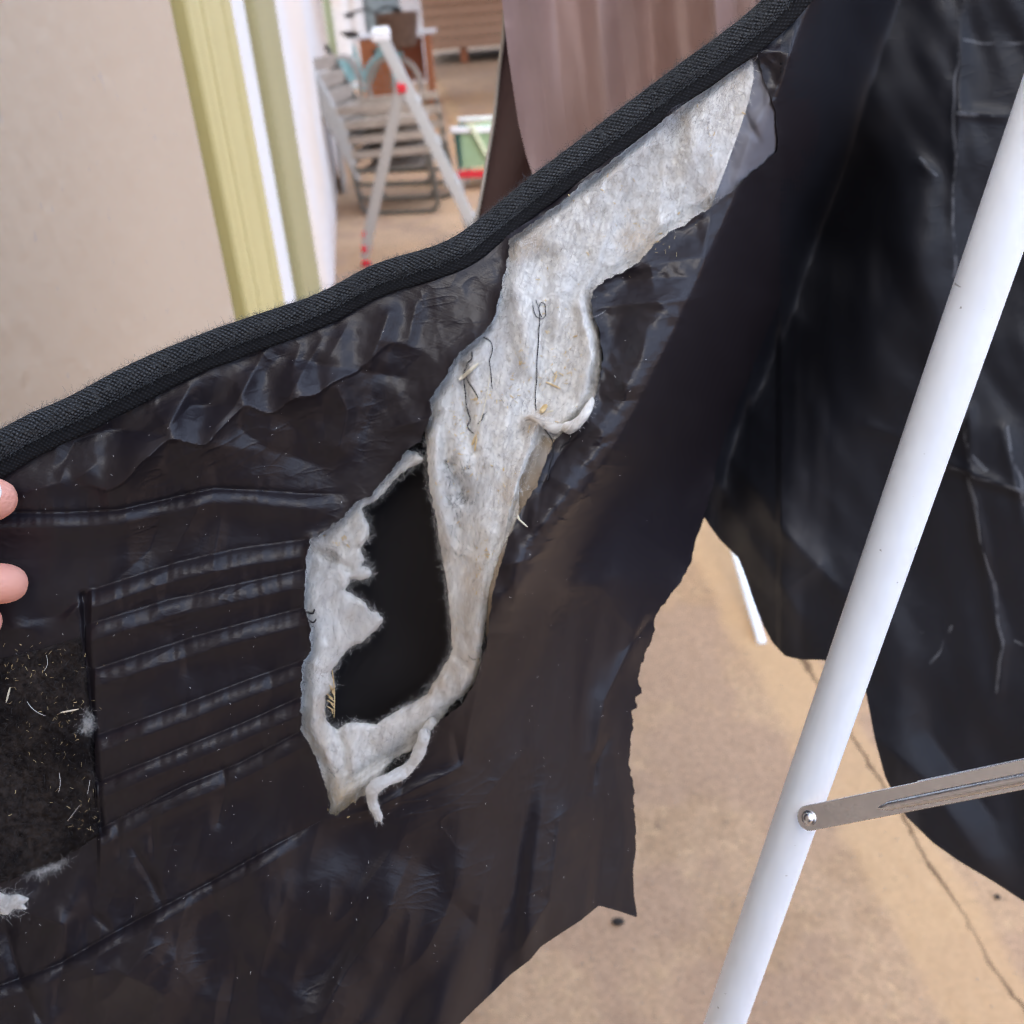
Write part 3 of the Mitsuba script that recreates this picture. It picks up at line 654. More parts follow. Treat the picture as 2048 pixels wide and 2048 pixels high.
def grid_cut(poly, step, fray=None):
    """triangulated piece of cloth inside the outline: (vertices in photo pixels, triangles, boundary edges, distance to the outline)"""
    x0, y0, x1, y1 = poly.bounds
    xs, ys = np.arange(x0 - step, x1 + 2 * step, step), np.arange(y0 - step, y1 + 2 * step, step)
    X, Y = np.meshgrid(xs, ys)
    S = sdf(poly, X, Y)
    if fray is not None:
        S = S + fray(X, Y)
    S[np.abs(S) < step * .02] = step * .02
    V = np.stack([X.ravel(), Y.ravel()], 1); s = S.ravel(); nx = len(xs)
    i = (np.arange(len(ys) - 1)[:, None] * nx + np.arange(nx - 1)[None]).ravel()
    tri = np.concatenate([np.stack([i, i + nx, i + 1], 1), np.stack([i + 1, i + nx, i + nx + 1], 1)])
    inn = s[tri] > 0; c = inn.sum(1)
    keep = [tri[c == 3]]; newV, newS, cache = [], [], {}
    base = len(V)

    def cutpt(a, b):
        k = (a, b) if a < b else (b, a)
        if k not in cache:
            t = s[a] / (s[a] - s[b]); cache[k] = base + len(newV); newV.append(V[a] + t * (V[b] - V[a])); newS.append(0.0)
        return cache[k]
    extra, edges = [], []
    for T3, I in zip(tri[(c == 1) | (c == 2)], inn[(c == 1) | (c == 2)]):
        k = int(np.nonzero(I == (I.sum() == 1))[0][0])
        a, b, d = int(T3[k]), int(T3[(k + 1) % 3]), int(T3[(k + 2) % 3])
        p, q = cutpt(a, b), cutpt(a, d)
        if I.sum() == 1:
            extra.append([a, p, q]); edges.append([p, q])
        else:
            extra += [[p, b, d], [p, d, q]]; edges.append([q, p])
    F = np.vstack(keep + [np.array(extra)]) if extra else keep[0]
    V = np.vstack([V, np.array(newV)]); sd = np.r_[s, np.array(newS)]
    used = np.unique(F); remap = np.full(len(V), -1); remap[used] = np.arange(len(used))
    return V[used], remap[F], remap[np.array(edges)], sd[used]


def sheet(poly, step, dfun, rim=0.0008, fray=None):
    """a cloth with a turned edge: returns mesh and uv (metres of cloth)"""
    V, F, E, sd = grid_cut(poly, step, fray)
    d = dfun(V[:, 0], V[:, 1], sd)
    P = at(V[:, 0], V[:, 1], d); uv = V * .0002
    n = len(P); B = np.unique(E); m = {b: n + k for k, b in enumerate(B)}; m2 = {b: n + len(B) + k for k, b in enumerate(B)}
    P2 = at(V[B, 0], V[B, 1], d[B] + rim)
    Q = [[m[a], m[b], m2[b]] for a, b in E] + [[m[a], m2[b], m2[a]] for a, b in E]
    Q = np.array(Q)[:, ::-1]
    Pt = np.vstack([P, P[B], P2]); uvt = np.vstack([uv, uv[B], uv[B]])
    return (Pt, np.vstack([F, Q])), uvt


TOP = [(-120, 930), (-60, 895), (0, 857), (70, 820), (127, 796), (203, 756), (308, 705), (397, 668), (498, 633), (630, 588), (742, 530), (901, 477), (962, 433), (1066, 348), (1165, 273), (1252, 207), (1314, 159), (1397, 99), (1480, 37), (1530, -8), (1600, -90), (1640, -150)]
NB = 420
tc = curve(TOP, NB)
from scipy.ndimage import gaussian_filter1d
tc = gaussian_filter1d(tc, 3, axis=0, mode='nearest')
tt = np.gradient(tc, axis=0); tt /= np.linalg.norm(tt, axis=1, keepdims=True)
perp = np.stack([-tt[:, 1], tt[:, 0]], 1)
bw = np.interp(tc[:, 0], [-100, 0, 163, 400, 580, 800, 1020, 1314, 1500, 1640], [88, 88, 86, 76, 69, 66, 68, 73, 77, 82])
mid_edge = tc + perp * (bw * .55)[:, None]
low_edge = tc + perp * bw[:, None]

right_low = [(2500, 2020), (2300, 1920), (2048, 1803), (1985, 1762), (1917, 1722), (1865, 1685), (1814, 1635), (1790, 1595), (1770, 1553), (1750, 1480), (1732, 1385), (1690, 1345), (1648, 1320), (1600, 1319), (1570, 1312), (1545, 1285), (1527, 1252), (1508, 1205), (1490, 1150), (1476, 1115), (1440, 1080), (1418, 1050), (1408, 1034)]
left_low = [(1398, 1060), (1386, 1100), (1381, 1125), (1365, 1155), (1340, 1190), (1312, 1228), (1306, 1270), (1295, 1300), (1282, 1330), (1276, 1360), (1286, 1388), (1266, 1393), (1273, 1414), (1263, 1424), (1267, 1450), (1259, 1490), (1258, 1530), (1269, 1575), (1267, 1610), (1271, 1650), (1272, 1700), (1266, 1740), (1268, 1790), (1275, 1835), (1240, 1823), (1198, 1811), (1160, 1842), (1120, 1868), (1082, 1893), (1060, 1920), (1020, 1950), (985, 1985), (950, 2018), (920, 2048), (840, 2150), (780, 2240), (-330, 2240)]
SHEET = [tuple(p) for p in mid_edge[::-1]] + [(-330, 1060)]
outline = Polygon([(2500, -260), (1700, -260)] + SHEET + left_low[::-1] + right_low[::-1]).buffer(0)

TEAR = [(1500, 108), (1438, 153), (1314, 248), (1190, 348), (1086, 430), (1020, 480), (1014, 530), (999, 596), (987, 638), (970, 660), (958, 674), (940, 690), (926, 702), (908, 719), (898, 742), (889, 760), (872, 782), (859, 801), (861, 831), (851, 857), (841, 880), (819, 894), (800, 917), (778, 947), (755, 973), (740, 995), (714, 1002), (696, 1025), (669, 1047), (636, 1073), (617, 1077),
        (615, 1100), (614, 1134), (606, 1205), (620, 1248), (624, 1302), (607, 1319), (604, 1370), (602, 1457), (620, 1494), (641, 1534), (654, 1575), (661, 1629), (672, 1632), (700, 1608), (735, 1585), (775, 1558), (815, 1522), (850, 1470), (890, 1435), (925, 1405), (950, 1365), (966, 1310), (976, 1265), (990, 1159), (1016, 1077), (1048, 1010), (1072, 973), (1098, 910), (1112, 880), (1139, 857), (1161, 839), (1191, 794), (1206, 712), (1199, 667), (1186, 630), (1182, 600),
        (1187, 578), (1210, 559), (1260, 538), (1285, 518), (1310, 489), (1347, 460), (1397, 431), (1424, 414), (1463, 385), (1500, 348), (1546, 310), (1556, 290), (1553, 250), (1550, 215), (1540, 190), (1533, 174), (1520, 135), (1513, 112)]
tear = Polygon(TEAR).buffer(0)
def fray(X, Y):
    near = 1.0
    q = (meshkit.fbm(np.stack([X / 9, Y / 9, 0 * X], -1), 3, 4) - .5) * 9
    far = (meshkit.fbm(np.stack([X / 40, Y / 40, 0 * X], -1), 2, 6) - .5) * 5
    return q * FRAY(X, Y) + far * FRAY(X, Y)
FRAY = lambda X, Y: 1.0 * (X < 1600) * (Y < 1680)
EXPOSED_RIGHT = [(1505, 90), (1511, 108), (1509, 149), (1498, 200), (1480, 257), (1452, 335), (1422, 414)]
WAD_OUT = [(1505, 60), (1300, 215), (1180, 310), (1080, 390), (1000, 460), (985, 530), (970, 600), (955, 650), (920, 690), (880, 720), (860, 770), (838, 810), (850, 861),
           (856, 930), (858, 973), (871, 1029), (882, 1103), (891, 1150), (897, 1196), (902, 1250), (905, 1299), (893, 1325), (880, 1346), (866, 1368), (853, 1390), (825, 1405), (796, 1420), (752, 1448), (738, 1449), (728, 1445), (705, 1443), (688, 1449), (674, 1461), (660, 1450), (651, 1437), (650, 1413), (651, 1393), (661, 1383), (671, 1373), (661, 1346), (674, 1329), (683, 1312), (695, 1299), (708, 1291), (722, 1286), (742, 1268), (762, 1249), (766, 1238), (758, 1226), (742, 1222), (732, 1208), (718, 1195), (690, 1181), (697, 1168), (701, 1158), (722, 1160), (738, 1157), (744, 1148), (742, 1138), (733, 1133), (723, 1133), (729, 1121), (724, 1108), (720, 1097), (731, 1085), (738, 1068), (737, 1051), (729, 1032), (722, 1018), (740, 1006), (759, 995), (775, 978), (789, 962), (804, 947), (819, 934), (840, 926), (848, 918), (835, 905), (812, 898), (790, 905), (740, 965), (690, 1000), (600, 1050), (580, 1130), (580, 1250), (585, 1330), (575, 1400), (580, 1480), (610, 1550), (625, 1600), (640, 1650), (690, 1640), (745, 1600), (770, 1540), (790, 1515), (835, 1497), (856, 1468), (885, 1440), (900, 1412), (930, 1388), (950, 1365), (964, 1325), (963, 1290), (972, 1235), (985, 1165), (1005, 1105), (1030, 1050), (1052, 1012), (1072, 978), (1085, 940), (1098, 905), (1115, 885), (1139, 862), (1161, 840), (1180, 815), (1194, 790), (1201, 755), (1206, 712), (1199, 667), (1192, 645), (1187, 615), (1200, 590), (1260, 575), (1330, 540), (1400, 470), (1422, 414), (1452, 335), (1480, 257), (1498, 200), (1509, 149), (1511, 108)]
wad = Polygon(WAD_OUT).buffer(0)
if wad.geom_type != 'Polygon':
    wad = max(wad.geoms, key=lambda g: g.area)


def edge_dist(poly, x, y):
    d = shapely.distance(poly.boundary, shapely.points(x, y)); ins = shapely.contains_xy(poly, x, y)
    return np.where(ins, d, -d)


def torn(x, y):
    """1 near and inside the tear, fading out around it"""
    return np.clip(1 + edge_dist(tear, x, y) / 160, 0, 1)


def d_lining(x, y, sd):
    e = edge_dist(tear, x, y)
    curl = .0022 * np.exp(-np.maximum(-e, 0) / 14) * (.4 + 1.2 * meshkit.noise(np.stack([x / 45, y / 45, 0 * x], -1), 2)) * (y > 200)
    return depth(x, y) - curl * (e < 5)


def wad_h(x, y, e):
    lump = pf(x / 90, y / 130, 2, 12) * .0022 + .0020 * (ridged((x + .25 * y) / 58, (y - .2 * x) / 210, 17) - .5) + pf(x / 20, y / 30, 3, 15) * .0007
    for pts, w, a in (([(1030, 480), (1040, 620), (1062, 740)], 20, 2.2), ([(1085, 520), (1090, 640), (1075, 820)], 22, -2.6), ([(1165, 610), (1185, 720), (1165, 810), (1110, 850), (1060, 838)], 16, 3.0), ([(1110, 700), (1110, 780)], 34, -2.0), ([(925, 730), (935, 830), (945, 900)], 12, -2.4), ([(870, 860), (875, 980), (900, 1090)], 14, 2.2), ([(905, 930), (925, 990)], 16, -2.6),
                      ([(1075, 845), (1057, 900), (1035, 960), (1018, 1030), (1010, 1080)], 7, 3.6), ([(1085, 880), (1060, 960), (1035, 1030)], 16, -3.0), ([(975, 1060), (960, 1160), (950, 1260)], 16, 1.8), ([(905, 1305), (935, 1330)], 10, -1.8), ([(770, 1480), (850, 1410)], 18, 2.2), ([(675, 1462), (690, 1500), (690, 1540)], 8, -2.4), ([(700, 1560), (760, 1520), (815, 1500)], 12, -3.5), ([(630, 1300), (630, 1450), (650, 1520)], 16, 2.0), ([(660, 1110), (700, 1140)], 8, -1.8), ([(620, 1090), (660, 1120)], 8, -1.5),
                      ([(1250, 300), (1180, 400), (1120, 470)], 30, 1.8), ([(1380, 210), (1300, 330), (1240, 480)], 26, -1.8), ([(1430, 180), (1380, 330), (1330, 440)], 24, 1.6)):
        d, t = dist_line(x, y, pts); lump += 1.5e-3 * a * np.exp(-(d / w) ** 2)
    return lump


def d_wad(x, y, sd):
    e = edge_dist(tear, x, y)
    open_ = np.clip(e / 26, 0, 1); open_ = open_ * open_ * (3 - 2 * open_)
    roll = np.sqrt(np.clip(1 - (1 - np.clip(np.maximum(sd, 0) / 13, 0, 1)) ** 2, 0, 1))
    flat = np.clip((x - 1390) / 60, 0, 1) * np.clip((520 - y) / 60, 0, 1)
    roll = roll * (1 - flat) + flat
    base = depth_base(x, y)
    return base + .0050 - open_ * .0022 - open_ * wad_h(x, y, e) * (1 - .7 * flat) + (1 - roll) * .0035


def depth_base(x, y, side=False):
    """the panel without its lining's small creases"""
    rx, vx = RXF(y), VXF(y)
    s = turn(x, rx, vx, y)
    sw = pf(x / 300, y / 400, 2, 3) * .007 * (x < 1700) * np.clip((y - 850) / 500, 0, 1)
    fold = .008 * pf((x - .25 * y) / 260, (y + .2 * x) / 620, 2, 41) + .002 * pf((x - .5 * y) / 110, (y + .4 * x) / 330, 2, 47)
    q = x - rx + 25; pit = .055 * np.exp(-((x - vx + 30) / 120) ** 2) * smooth01((y - 150) / 400); lip = -pit + .026 * np.where(q < 0, np.exp(-(q / 105) ** 2), np.exp(-(q / 60) ** 2)) * smooth01((y - 250) / 500) * smooth01((1560 - y) / 420) + lean(x, y, rx)
    flank = 0 if side else smooth01((y - 880) / 330)
    dl = D_left(x, y)
    return dl * (1 - s) + ((D_right(x, y) + fold) * (1 - flank) + (dl + .075) * flank) * s + sw * (1 - s) - lip


def d_shell(x, y, sd):
    return depth_base(x, y) + .0075 + .022 * torn(x, y)


H = thing('horse_blanket', label='torn black quilted horse blanket held by a hand, white wadding showing through its rip', category='blanket')
front = outline.difference(tear)
lobe = Polygon([(1640, -260), (2500, -260), (2500, 2100), (1408, 2100), (1408, 1034), (1440, 900), (1560, 600), (1640, 260)])
main = front.difference(lobe); side = front.intersection(lobe.union(Polygon([(1640, -260), (1380, 900), (1390, 1034), (1420, 1050), (1700, 300), (1700, -260)]).difference(Polygon([(-400, 1020), (1408, 1034), (1300, 2300), (-400, 2300)])).buffer(0)))
main = max(getattr(main, 'geoms', [main]), key=lambda g: g.area); side = max(getattr(side, 'geoms', [side]), key=lambda g: g.area)
m, uv = sheet(main, 3.6, d_lining, .0012, fray)
put(H + '__lining', m, 'm_lining', True, uv, label='crumpled black satin lining with quilting seams and a frayed rip')
m, uv = sheet(side, 6, lambda x, y, s: depth(x, y, True) + .004 * (x < 1560), .0012)
put(H + '__side_panel', m, 'm_lining_outer', True, uv, label='blue-black hanging side of the blanket behind the white tube')
m, uv = sheet(wad, 3.5, d_wad, .0045, lambda X, Y: (meshkit.fbm(np.stack([X / 8, Y / 8, 0 * X], -1), 3, 14) - .5) * 6 * (Y > 520))
put(H + '__wadding', m, 'm_wadding', True, uv, label='matted white-grey wadding with bits of straw')
m, uv = sheet(main.union(tear).buffer(-3), 12, d_shell, .002)
put(H + '__shell', m, 'm_shell', True, uv)
m, uv = sheet(side.buffer(-3), 12, lambda x, y, s: depth_base(x, y, True) + .012, .002)
put(H + '__side_shell', m, 'm_shell', True, uv)
flap = Polygon([(1490, 95), (1400, 440), (1440, 415), (1470, 392), (1506, 356), (1556, 318), (1570, 290), (1562, 200), (1530, 110)])
def d_flap(x, y, s_):
    h = 0
    for pts, w, a in (([(1470, 190), (1500, 250), (1520, 285), (1502, 350)], 7, -2.6), ([(1540, 200), (1512, 250), (1484, 330), (1462, 395)], 9, 2.2), ([(1530, 300), (1500, 330)], 7, 1.4), ([(1545, 150), (1530, 230)], 8, 1.6)):
        d, t = dist_line(x, y, pts); h = h + a * 1e-3 * np.exp(-(d / w) ** 2) * np.sin(np.pi * t)
    return depth_base(x, y) + .0062 - .0035 * np.clip((x - 1440) / 100, 0, 1) - h - .0012 * pf(x / 40, y / 60, 2, 71)
m, uv = sheet(flap, 4, d_flap, .0008)
put(H + '__inner_fabric', m, 'm_slate', True, uv, label='slate-grey inner fabric bared at the upper end of the rip')
brown = Polygon([(1088, 870), (1062, 905), (1035, 970), (1015, 1050), (985, 1160), (978, 1270), (985, 1268), (998, 1165), (1025, 1080), (1060, 1012), (1085, 975), (1108, 905), (1112, 880)]).buffer(6)
m, uv = sheet(brown, 4, lambda x, y, s: d_wad(x, y, 40 + 0 * x) + .0012 - .0022 * np.clip((s - 2) / 8, 0, 1) * (x > 1040), .002)
put(H + '__soiled_layer', m, 'm_wadding_brown', True, uv, label='brown soiled layer along the right side of the wadding')

# curled lip and hanging strand of the wadding
def surf(x, y, lift=0.0):
    x, y = np.asarray(x, float), np.asarray(y, float)
    e = edge_dist(wad, x, y); et = edge_dist(tear, x, y)
    d = np.where((e > 0) & (et > 2), d_wad(x, y, np.maximum(e, 0)), np.where(et > 2, d_wad(x, y, 0 * x), d_lining(x, y, 0 * x)))
    return at(x, y, d - lift)
c = curve([(1050, 838), (1060, 835), (1074, 840), (1090, 849), (1112, 857), (1136, 856), (1158, 843), (1176, 818), (1190, 785)], 40)
s = np.linspace(0, 1, 40)
r = .0002 * (9 + 4 * np.sin(s * 3.1) + 1.2 * np.sin(s * 17))
put(H + '__curled_lip', tube(surf(c[:, 0], c[:, 1], .0008), r * np.sin(np.pi * np.clip(s * .94 + .05, 0, 1)) ** .5, 14), 'm_wadding', True, np.vstack([np.repeat(c, 14, 0) * .0002 + np.tile(np.stack([np.cos(np.arange(14) * .449), np.sin(np.arange(14) * .449)], 1) * .0022, (40, 1)), c[[0, -1]] * .0002]))
def hairy(c, r, lift, n, key):
    i = rng.integers(0, len(c), n); a = rng.uniform(0, 2 * np.pi, n)
    o = np.cos(a)[:, None] * RIGHT + np.sin(a)[:, None] * UP - FWD * rng.uniform(0, 1, (n, 1)); o /= np.linalg.norm(o, axis=1, keepdims=True)
    t = np.gradient(surf(c[:, 0], c[:, 1], lift), axis=0); t /= np.linalg.norm(t, axis=1, keepdims=True)
    D = o * .5 + t[i] * rng.normal(0, 1, (n, 1)); D /= np.linalg.norm(D, axis=1, keepdims=True)
    put(key + '__fluff', strands(surf(c[i, 0], c[i, 1], lift) + o * r[i][:, None] * .9, D, rng.uniform(.0007, .0022, n), .00004, rng.normal(size=(n, 3)) * .0006), 'm_fibre', kind='stuff')
hairy(c, r, .0016, 260, H + '__curled_lip')
c = curve([(868, 1440), (852, 1462), (843, 1490), (829, 1521), (812, 1540), (796, 1550), (770, 1562), (752, 1572), (744, 1585), (744, 1600), (752, 1622), (762, 1643)], 60)
s = np.linspace(0, 1, 60)
r = .00023 * (np.interp(s, [0, .15, .4, .7, .85, .97, 1], [8, 13, 13, 14, 11, 9, 2]) + 2.4 * pn(s * 9, 0 * s, 2) + 1.8 * pn(s * 24, 0 * s + .5, 5))
put(H + '__hanging_strand', tube(surf(c[:, 0], c[:, 1], .004), r, 14), 'm_strand', True)
hairy(c, r, .004, 1300, H + '__hanging_strand')

# binding: a padded roll with a flat flange, swept along the top edge
prof = []
for a in np.radians(np.linspace(-62, 250, 22)):          # w fraction, height in roll radii
    prof.append((.31 - .31 * math.sin(a), .95 * math.cos(a) + .25) if False else (.31 + .31 * math.cos(a + math.pi / 2 - math.pi / 2 + 0), .0))
R0 = []
for a in np.linspace(math.radians(20), math.radians(340), 26):
    R0.append((.30 + .285 * math.cos(a), math.sin(a)))
secW = np.array([.99, .985, .90, .78, .68, .63] + [p[0] for p in R0] + [.68, .85, .99]); secH = np.array([-.1, .32, .42, .46, .36, .28] + [p[1] * 1.0 + .1 for p in R0] + [-.45, -.4, -.35])
base_d = depth_base(mid_edge[:, 0], mid_edge[:, 1]); base_d = gaussian_filter1d(base_d, 4)
rad = .31 * bw * base_d / FOC
wob = 1 + .06 * (meshkit.fbm(np.stack([np.arange(NB) / 14, np.zeros(NB), np.zeros(NB)], -1), 3, 2) - .5) * 2
Vb, Ub = [], []
L = np.r_[0, np.cumsum(np.linalg.norm(np.diff(tc, axis=0), axis=1))] * .0002
per = np.r_[0, np.cumsum(np.hypot(np.diff(secW), np.diff(secH * .3)))] * .0002 * 72
for k in range(len(secW)):
    px = tc + perp * (bw * (.31 + (secW[k] - .31) * wob))[:, None]
    Vb.append(at(px[:, 0], px[:, 1], base_d + .0008 - secH[k] * rad * wob)); Ub.append(np.stack([L, np.full(NB, per[k])], 1))
K = len(secW); Vb = np.stack(Vb, 1).reshape(-1, 3); Ub = np.stack(Ub, 1).reshape(-1, 2); Fb = []
for i in range(NB - 1):
    for k in range(K - 1):
        a = i * K + k
        Fb += [[a, a + K, a + K + 1], [a, a + K + 1, a + 1]]
Fb = np.array(Fb); kk = np.repeat(np.tile(np.arange(K - 1), NB - 1), 2); fl = (kk < 5) | (kk > K - 5)
def sub(F):
    u_, inv = np.unique(F, return_inverse=True); return (Vb[u_], inv.reshape(F.shape)), Ub[u_]
m, uv = sub(Fb[fl]); put(H + '__binding_flange', m, 'm_flange', True, uv, label='flat dark flange sewn under the binding')
m, uv = sub(Fb[~fl])
B = put(H + '__binding', m, 'm_binding', True, uv, label='thick black woven edge binding, fluffy and dusty')
VB = Vb.reshape(NB, K, 3)

# stitches as short raised threads
def stitches(pts, pitch=9, n=None, lift=.0006, r=.00022, frac=.6):
    P = np.asarray(pts, float); Ls = np.linalg.norm(np.diff(P, axis=0), axis=1).sum()
    n = int(Ls / pitch); c = curve(P, n * 2 + 1); out = []
    for i in range(n):
        a, b = c[2 * i], c[2 * i] + (c[2 * i + 1] - c[2 * i]) * 2 * frac
        q = np.array([a, (a + b) / 2, b])
        out.append(tube(at(q[:, 0], q[:, 1], d_lining(q[:, 0], q[:, 1], 0) - lift * np.array([.1, 1, .1])), r, 5))
    return cat(out)
put(B + '__stitching', stitches((low_edge - perp * 5)[10:-6:8], 9, lift=.0014, r=.00016), 'm_thread', 30)
for pts in QUILT + [SEAM_TOP, SEAM_LOW]:
    put(H + '__seam', stitches([(a, b) for a, b in pts], 8, lift=.0001, r=.00014), 'm_stitch', 30)

# fluff: hairs of the binding and of the wadding
nh = 12000
i = rng.integers(0, NB - 1, nh); k = rng.integers(6, 24, nh)
root = VB[i, k] + rng.normal(size=(nh, 3)) * .0003
cen = VB[i][:, 6:30].mean(1)
out = root - cen; out /= np.linalg.norm(out, axis=1, keepdims=True)
tang = VB[i + 1, 10] - VB[i, 10]; tang /= np.linalg.norm(tang, axis=1, keepdims=True)
Dh = tang * rng.normal(0, 1.2, (nh, 1)) + out * rng.uniform(.1, 1.3, (nh, 1)) + rng.normal(size=(nh, 3)) * .35
Dh /= np.linalg.norm(Dh, axis=1, keepdims=True)
put(B + '__fluff', strands(root, Dh, rng.uniform(.0008, .0034, nh) * rng.uniform(.5, 1.2, nh), rng.uniform(.00002, .00005, nh), rng.normal(size=(nh, 3)) * .0009), 'm_fibre_grey', kind='stuff')

minx, miny, maxx, maxy = wad.bounds
q = rng.uniform((minx, miny), (maxx, maxy), (90000, 2)); e1 = edge_dist(wad, q[:, 0], q[:, 1]); e2 = edge_dist(tear, q[:, 0], q[:, 1])
q = q[(e1 > 3) & (e2 > 4)][:24000]
ang = rng.normal(1.75, .8, len(q)) + rng.integers(0, 2, len(q)) * np.pi
q2 = q + np.stack([np.cos(ang), np.sin(ang)], 1) * rng.uniform(6, 24, (len(q), 1))
Pa, Pb = surf(q[:, 0], q[:, 1], .0003), surf(q2[:, 0], q2[:, 1], .0006)
ok = np.linalg.norm(Pb - Pa, axis=1) < .006
Pa, Pb = Pa[ok], Pb[ok]
nk = int(len(Pa) * .7); Pa0, Pb0, Pa, Pb = Pa[nk:], Pb[nk:], Pa[:nk], Pb[:nk]
Dv = Pb - Pa; Lh = np.linalg.norm(Dv, axis=1); Dv /= Lh[:, None]
toward = EYE - Pa; toward /= np.linalg.norm(toward, axis=1, keepdims=True)
put(H + '__wadding_fibres', strands(Pa, Dv, Lh, rng.uniform(.00004, .00009, len(Pa)), toward * rng.uniform(-.0002, .0012, (len(Pa), 1)) + rng.normal(size=(len(Pa), 3)) * .0006), 'm_fibre', kind='stuff')
Dv = Pb0 - Pa0; Lh = np.linalg.norm(Dv, axis=1); Dv /= Lh[:, None]
put(H + '__wadding_hairs', strands(Pa0, Dv, Lh * .8, rng.uniform(.00003, .00006, len(Pa0)), rng.normal(size=Pa0.shape) * .0006), 'm_fibre_mid', kind='stuff')
# longer curly fibres lying loose on top
nc = 700
q = rng.uniform((minx, miny), (maxx, maxy), (9000, 2)); q = q[(edge_dist(wad, q[:, 0], q[:, 1]) > 8) & (edge_dist(tear, q[:, 0], q[:, 1]) > 8)][:nc]
cur = []
for x, y in q:
    a, k, n_ = rng.uniform(0, 6.28), rng.normal(0, 1.6), 7
    th = a + np.linspace(0, k, n_); L_ = rng.uniform(14, 44) / n_
    c = np.array([x, y]) + np.cumsum(np.stack([np.cos(th), np.sin(th)], 1), 0) * L_; cur.append(c)
ca = np.concatenate(cur); Sc = surf(ca[:, 0], ca[:, 1], .0007).reshape(-1, 7, 3)
okc = np.abs(np.diff(Sc, axis=1)).max((1, 2)) < .004
put(H + '__curly_fibres', cat([tube(c, rng.uniform(.00003, .00008), 4, False) for c in Sc[okc]]), 'm_fibre', kind='stuff')
# dark tangles of lint matted into the wadding
tp, td = [], []
for cx_, cy_, sx, sy, nn in ((898, 940, 12, 26, 80), (925, 950, 8, 22, 50), (935, 1000, 20, 12, 60), (905, 1005, 14, 14, 40), (742, 1135, 10, 6, 20), (662, 1108, 16, 8, 30), (660, 1560, 4, 30, 40), (672, 1545, 8, 8, 16), (915, 1080, 20, 50, 20), (1005, 820, 30, 30, 14)):
    g_ = rng.normal(size=(nn, 2)) * (sx, sy) * .7; tp.append(np.array([cx_, cy_]) + g_)
tp = np.concatenate(tp); tp = tp[(edge_dist(wad, tp[:, 0], tp[:, 1]) > 3)]
a = rng.normal(1.4, .8, len(tp)); Dv = np.cos(a)[:, None] * RIGHT + np.sin(a)[:, None] * UP + rng.normal(size=(len(tp), 3)) * .15; Dv /= np.linalg.norm(Dv, axis=1, keepdims=True)
put(H + '__dark_lint', strands(surf(tp[:, 0], tp[:, 1], .0005), Dv, rng.uniform(.001, .004, len(tp)), rng.uniform(.00004, .00009, len(tp)), rng.normal(size=Dv.shape) * .0009, seg=4), 'm_fibre_dark', kind='stuff')
# fringe around the inner hole
bd_ = wad.exterior; fr = []
for dd in np.arange(0, bd_.length, 1.5):
    p = bd_.interpolate(dd); fr.append((p.x, p.y))
fr = np.array(fr); e2 = edge_dist(tear, fr[:, 0], fr[:, 1]); fr = fr[(e2 > 6) & ~((fr[:, 0] > 1390) & (fr[:, 1] < 450))]
fr = np.repeat(fr, 3, 0); fr = fr + rng.normal(0, 3, fr.shape)
ang = rng.uniform(0, 2 * np.pi, len(fr))
ee = edge_dist(wad, fr[:, 0], fr[:, 1])
Pa = at(fr[:, 0], fr[:, 1], d_wad(fr[:, 0], fr[:, 1], np.maximum(ee, 0)) + .0008)
Dv = np.cos(ang)[:, None] * RIGHT + np.sin(ang)[:, None] * UP + rng.normal(size=(len(fr), 3)) * .3
Dv /= np.linalg.norm(Dv, axis=1, keepdims=True)
put(H + '__torn_fringe', strands(Pa, Dv, rng.uniform(.0006, .0016, len(fr)) * rng.choice([1, 1, 1, 2.4], len(fr)), rng.uniform(.000015, .000035, len(fr)), rng.normal(size=(len(fr), 3)) * .0009), 'm_fibre', kind='stuff')
# dark ravelled fringe of the torn lining
bd_ = tear.exterior; fr = []
for dd in np.arange(0, bd_.length, 3.0):
    p = bd_.interpolate(dd); fr.append((p.x, p.y))
fr = np.array(fr); fr = fr[~((fr[:, 1] < 478) & (fr[:, 1] < 1250 - fr[:, 0] * .72))]
fr += rng.normal(0, 1.5, fr.shape)
ang = rng.uniform(0, 2 * np.pi, len(fr))
Pa = at(fr[:, 0], fr[:, 1], d_lining(fr[:, 0], fr[:, 1], 0) - .0002)
Dv = np.cos(ang)[:, None] * RIGHT + np.sin(ang)[:, None] * UP + rng.normal(size=(len(fr), 3)) * .3
Dv /= np.linalg.norm(Dv, axis=1, keepdims=True)
put(H + '__lining_fringe', strands(Pa, Dv, rng.uniform(.0005, .0026, len(fr)), rng.uniform(.00004, .00008, len(fr)), rng.normal(size=(len(fr), 3)) * .0008), 'm_fibre_dark', kind='stuff')

# loose black threads
def thread(pts, r=.00022, n=30, lift=.0009):
    c = curve(pts, n); c = c + gaussian_filter1d(rng.normal(0, 3, c.shape), 2, axis=0)
    put(H + '__loose_thread', tube(surf(c[:, 0], c[:, 1], lift), r, 6), 'm_thread', 30)
thread([(1074, 600), (1080, 625), (1077, 680), (1074, 740), (1070, 800), (1071, 820)])
thread([(1068, 612), (1072, 634), (1084, 640), (1092, 630), (1092, 612), (1084, 604), (1078, 618), (1082, 634)], .0002)
thread([(968, 672), (982, 684), (984, 700), (979, 720), (981, 750), (987, 776)], .0002)
thread([(944, 704), (943, 714), (932, 730), (928, 748), (930, 780), (932, 812), (936, 828), (941, 838), (936, 850), (946, 868)], .00026, 40)
thread([(930, 752), (940, 768), (956, 795)], .0002)
thread([(966, 828), (962, 840), (958, 848)], .0002)
thread([(1080, 846), (1094, 864), (1106, 880), (1108, 900), (1100, 930), (1094, 960)], .00026)
